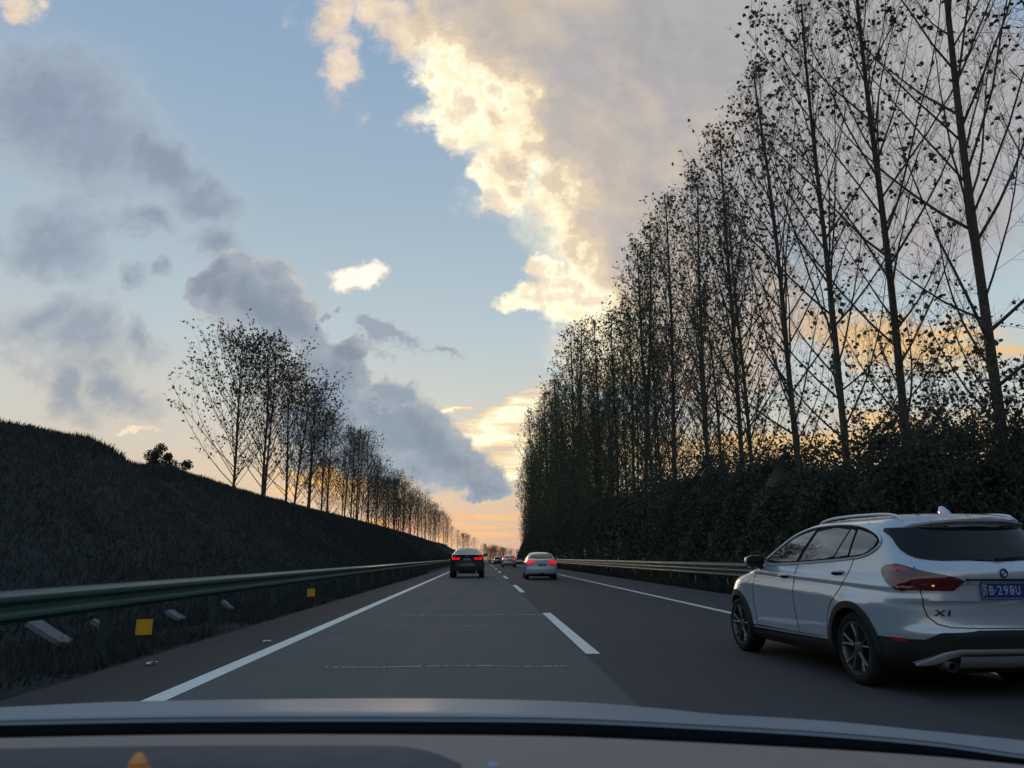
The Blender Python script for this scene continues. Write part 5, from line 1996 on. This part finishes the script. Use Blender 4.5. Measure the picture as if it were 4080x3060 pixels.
# ------------------------------------------------------------------ the car we look out of: bonnet, cowl and dashboard
M['bonnet'] = mat('bonnet_paint', (0.20, 0.23, 0.26), 0.55, coat=0.10, coat_rough=0.25, spec=0.3)
M['bonnet_edge'] = mat('bonnet_edge_highlight', (0.24, 0.29, 0.34), 0.5)  # lighter than the bonnet: sky highlight on its rear edge painted in
M['cowl'] = mat('cowl_plastic', (0.008, 0.008, 0.009), 0.95, var=0.2, vscale=30, spec=0.0)
M['dash'] = mat('dashboard_skin', (0.26, 0.205, 0.18), 0.8, var=0.08, vscale=40, bump=0.25, bscale=350)
M['dash_panel'] = mat('dashboard_inset', (0.040, 0.048, 0.066), 0.8, var=0.08, vscale=40, bump=0.2, bscale=350)
own = empty('own_car', (0, 0, 0))
tag(own, 'pale grey bonnet, black cowl and brown dashboard of the car the view is from', 'car')
EZ = EYE.z


def prof(xs, zs):
    return lambda x: np.interp(x, xs, zs)


# heights along three lines across the car (x, z)
edge_far = np.array([(-.583, -.180), (-.363, -.173), (-.109, -.1715), (.092, -.1765), (.20, -.186), (.262, -.1945), (.30, -.196), (.47, -.207), (.58, -.219), (.682, -.233)])
edge_near = np.array([(-.581, -.192), (-.361, -.190), (.034, -.193), (.323, -.206), (.557, -.224), (.681, -.241)])
YF, YN = 1.72, 1.22
mbn = MB()
P = []
us = np.linspace(-1.15, 1.25, 49)
fz = pchip(edge_far[:, 0] * YF, EZ + edge_far[:, 1] * YF)
nz = pchip(edge_near[:, 0] * YN, EZ + edge_near[:, 1] * YN)


def ext(f, x, lo, hi, k):
    if x < lo:
        return float(f(lo)) - k * (lo - x)
    if x > hi:
        return float(f(hi)) - k * 1.6 * (x - hi)
    return float(f(x))


for x in us:
    a = ext(nz, x, -.70, .83, .05)
    b = ext(fz, x, -1.0, 1.17, .06)
    row = [(x, YN - .004, a - .006), (x, YN - .001, a - .001), (x, YN, a)]
    for t in np.linspace(.12, 1.0, 9):
        bulge = .012 * math.sin(math.pi * t)
        row.append((x, YN + (YF - YN) * t, a + (b - a) * t + bulge))
    for t in np.linspace(.2, 1.0, 6):
        row.append((x, YF + .46 * t, b - .085 * t - .12 * t ** 2.5))
    P.append(row)
mbn.grid(np.array(P))
mbn.build('bonnet', M['bonnet'], own, smooth=50)
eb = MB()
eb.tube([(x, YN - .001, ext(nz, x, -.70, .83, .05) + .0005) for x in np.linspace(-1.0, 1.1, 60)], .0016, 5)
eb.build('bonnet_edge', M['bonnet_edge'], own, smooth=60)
cow = MB()
cb = np.array([(-.579, -.207), (-.360, -.205), (.034, -.209), (.322, -.222), (.555, -.237), (.679, -.249)])
YC = 0.98
cz = pchip(cb[:, 0] * YC, EZ + cb[:, 1] * YC)
P = []
for x in np.linspace(-.95, 1.0, 41):
    a = ext(nz, x, -.70, .83, .05)
    c = ext(cz, x, -.567, .665, .06)
    P.append([(x, YN + .006, a - .012)] + [(x, YN - .006 + (YC - YN) * q, a - .0055 + (c - a + .0055) * q - .004 * math.sin(math.pi * q)) for q in (0, .2, .4, .6, .8)] + [(x, YC, c), (x, YC - .004, c - .03)])
cow.grid(np.array(P))
cow.build('cowl_panel', M['cowl'], own, smooth=40)
# dashboard: gently falling towards the occupants, inset darker panel with a rounded end
dsh = MB()
P = []
for x in np.linspace(-.95, 1.0, 41):
    c = ext(cz, x, -.567, .665, .06) - .001
    P.append([(x, YC - .001, c - .004), (x, YC - .02, c + .0005), (x, YC - .20, c + .002), (x, YC - .40, c - .012), (x, YC - .55, c - .05), (x, YC - .60, c - .12)])
dsh.grid(np.array(P))
dash = dsh.build('dashboard', M['dash'], own, smooth=60)


def dash_z(x, y):
    c = ext(cz, x, -.567, .665, .06) - .001
    return float(np.interp(y, [YC - .40, YC - .20, YC - .02, YC], [c - .012, c + .002, c + .0005, c - .004]))


pn = MB()
P = []
for t in np.linspace(0, 1, 31):
    x = -.62 + t * .60
    yt = YC - .085 - (0.0 if x < -.10 else .075 * ((x + .10) / .08) ** 2)
    yb = YC - .32
    yt = max(yt, yb + .01)
    P.append([(x, y, dash_z(x, y) + q) for y, q in ((yt, .0), (yt - .004, .003), (yt * .5 + yb * .5, .003), (yb, .003))])
pn.grid(np.array(P))
pn.build('dashboard_panel', M['dash_panel'], dash, smooth=50)
# demister slot glint, put in as a small pale stud
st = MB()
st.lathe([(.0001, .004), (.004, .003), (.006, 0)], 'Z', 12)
st.build('slot_glint', M['plate_ink'], own, loc=(.012, YC - .165, dash_z(.012, YC - .165) + .001))

# orange ornament standing on the dashboard
M['orange'] = mat('orange_felt', (0.62, 0.20, 0.035), 0.85, var=0.2, vscale=40, bump=0.4, bscale=120)
M['orange_tip'] = mat('pale_orange_felt', (0.66, 0.28, 0.08), 0.9, var=0.15, vscale=40)
oy = .66
ox = -.412 * oy
oz = dash_z(-.27, oy)
t = empty('dashboard_ornament', (ox, oy, oz))
tag(t, 'orange pointed ornament standing on the dashboard, only its rounded peak in view', 'ornament')
top = EZ - .2289 * oy - oz
b = MB()
prof_ = [(.001, top - .002), (.003, top - .003), (.0055, top - .007), (.0080, top - .011), (.0112, top - .014), (.0170, top - .020), (.025, top - .034), (.027, max(.002, top - .05)), (.026, 0.0)]
b.lathe(prof_, 'Z', 24)
b.build('peak', M['orange'], t, smooth=60)
b = MB()
b.lathe([(.0005, top), (.0030, top - .001), (.0060, top - .006), (.0070, top - .0075)], 'Z', 24)
b.build('tip', M['orange_tip'], t, smooth=60)
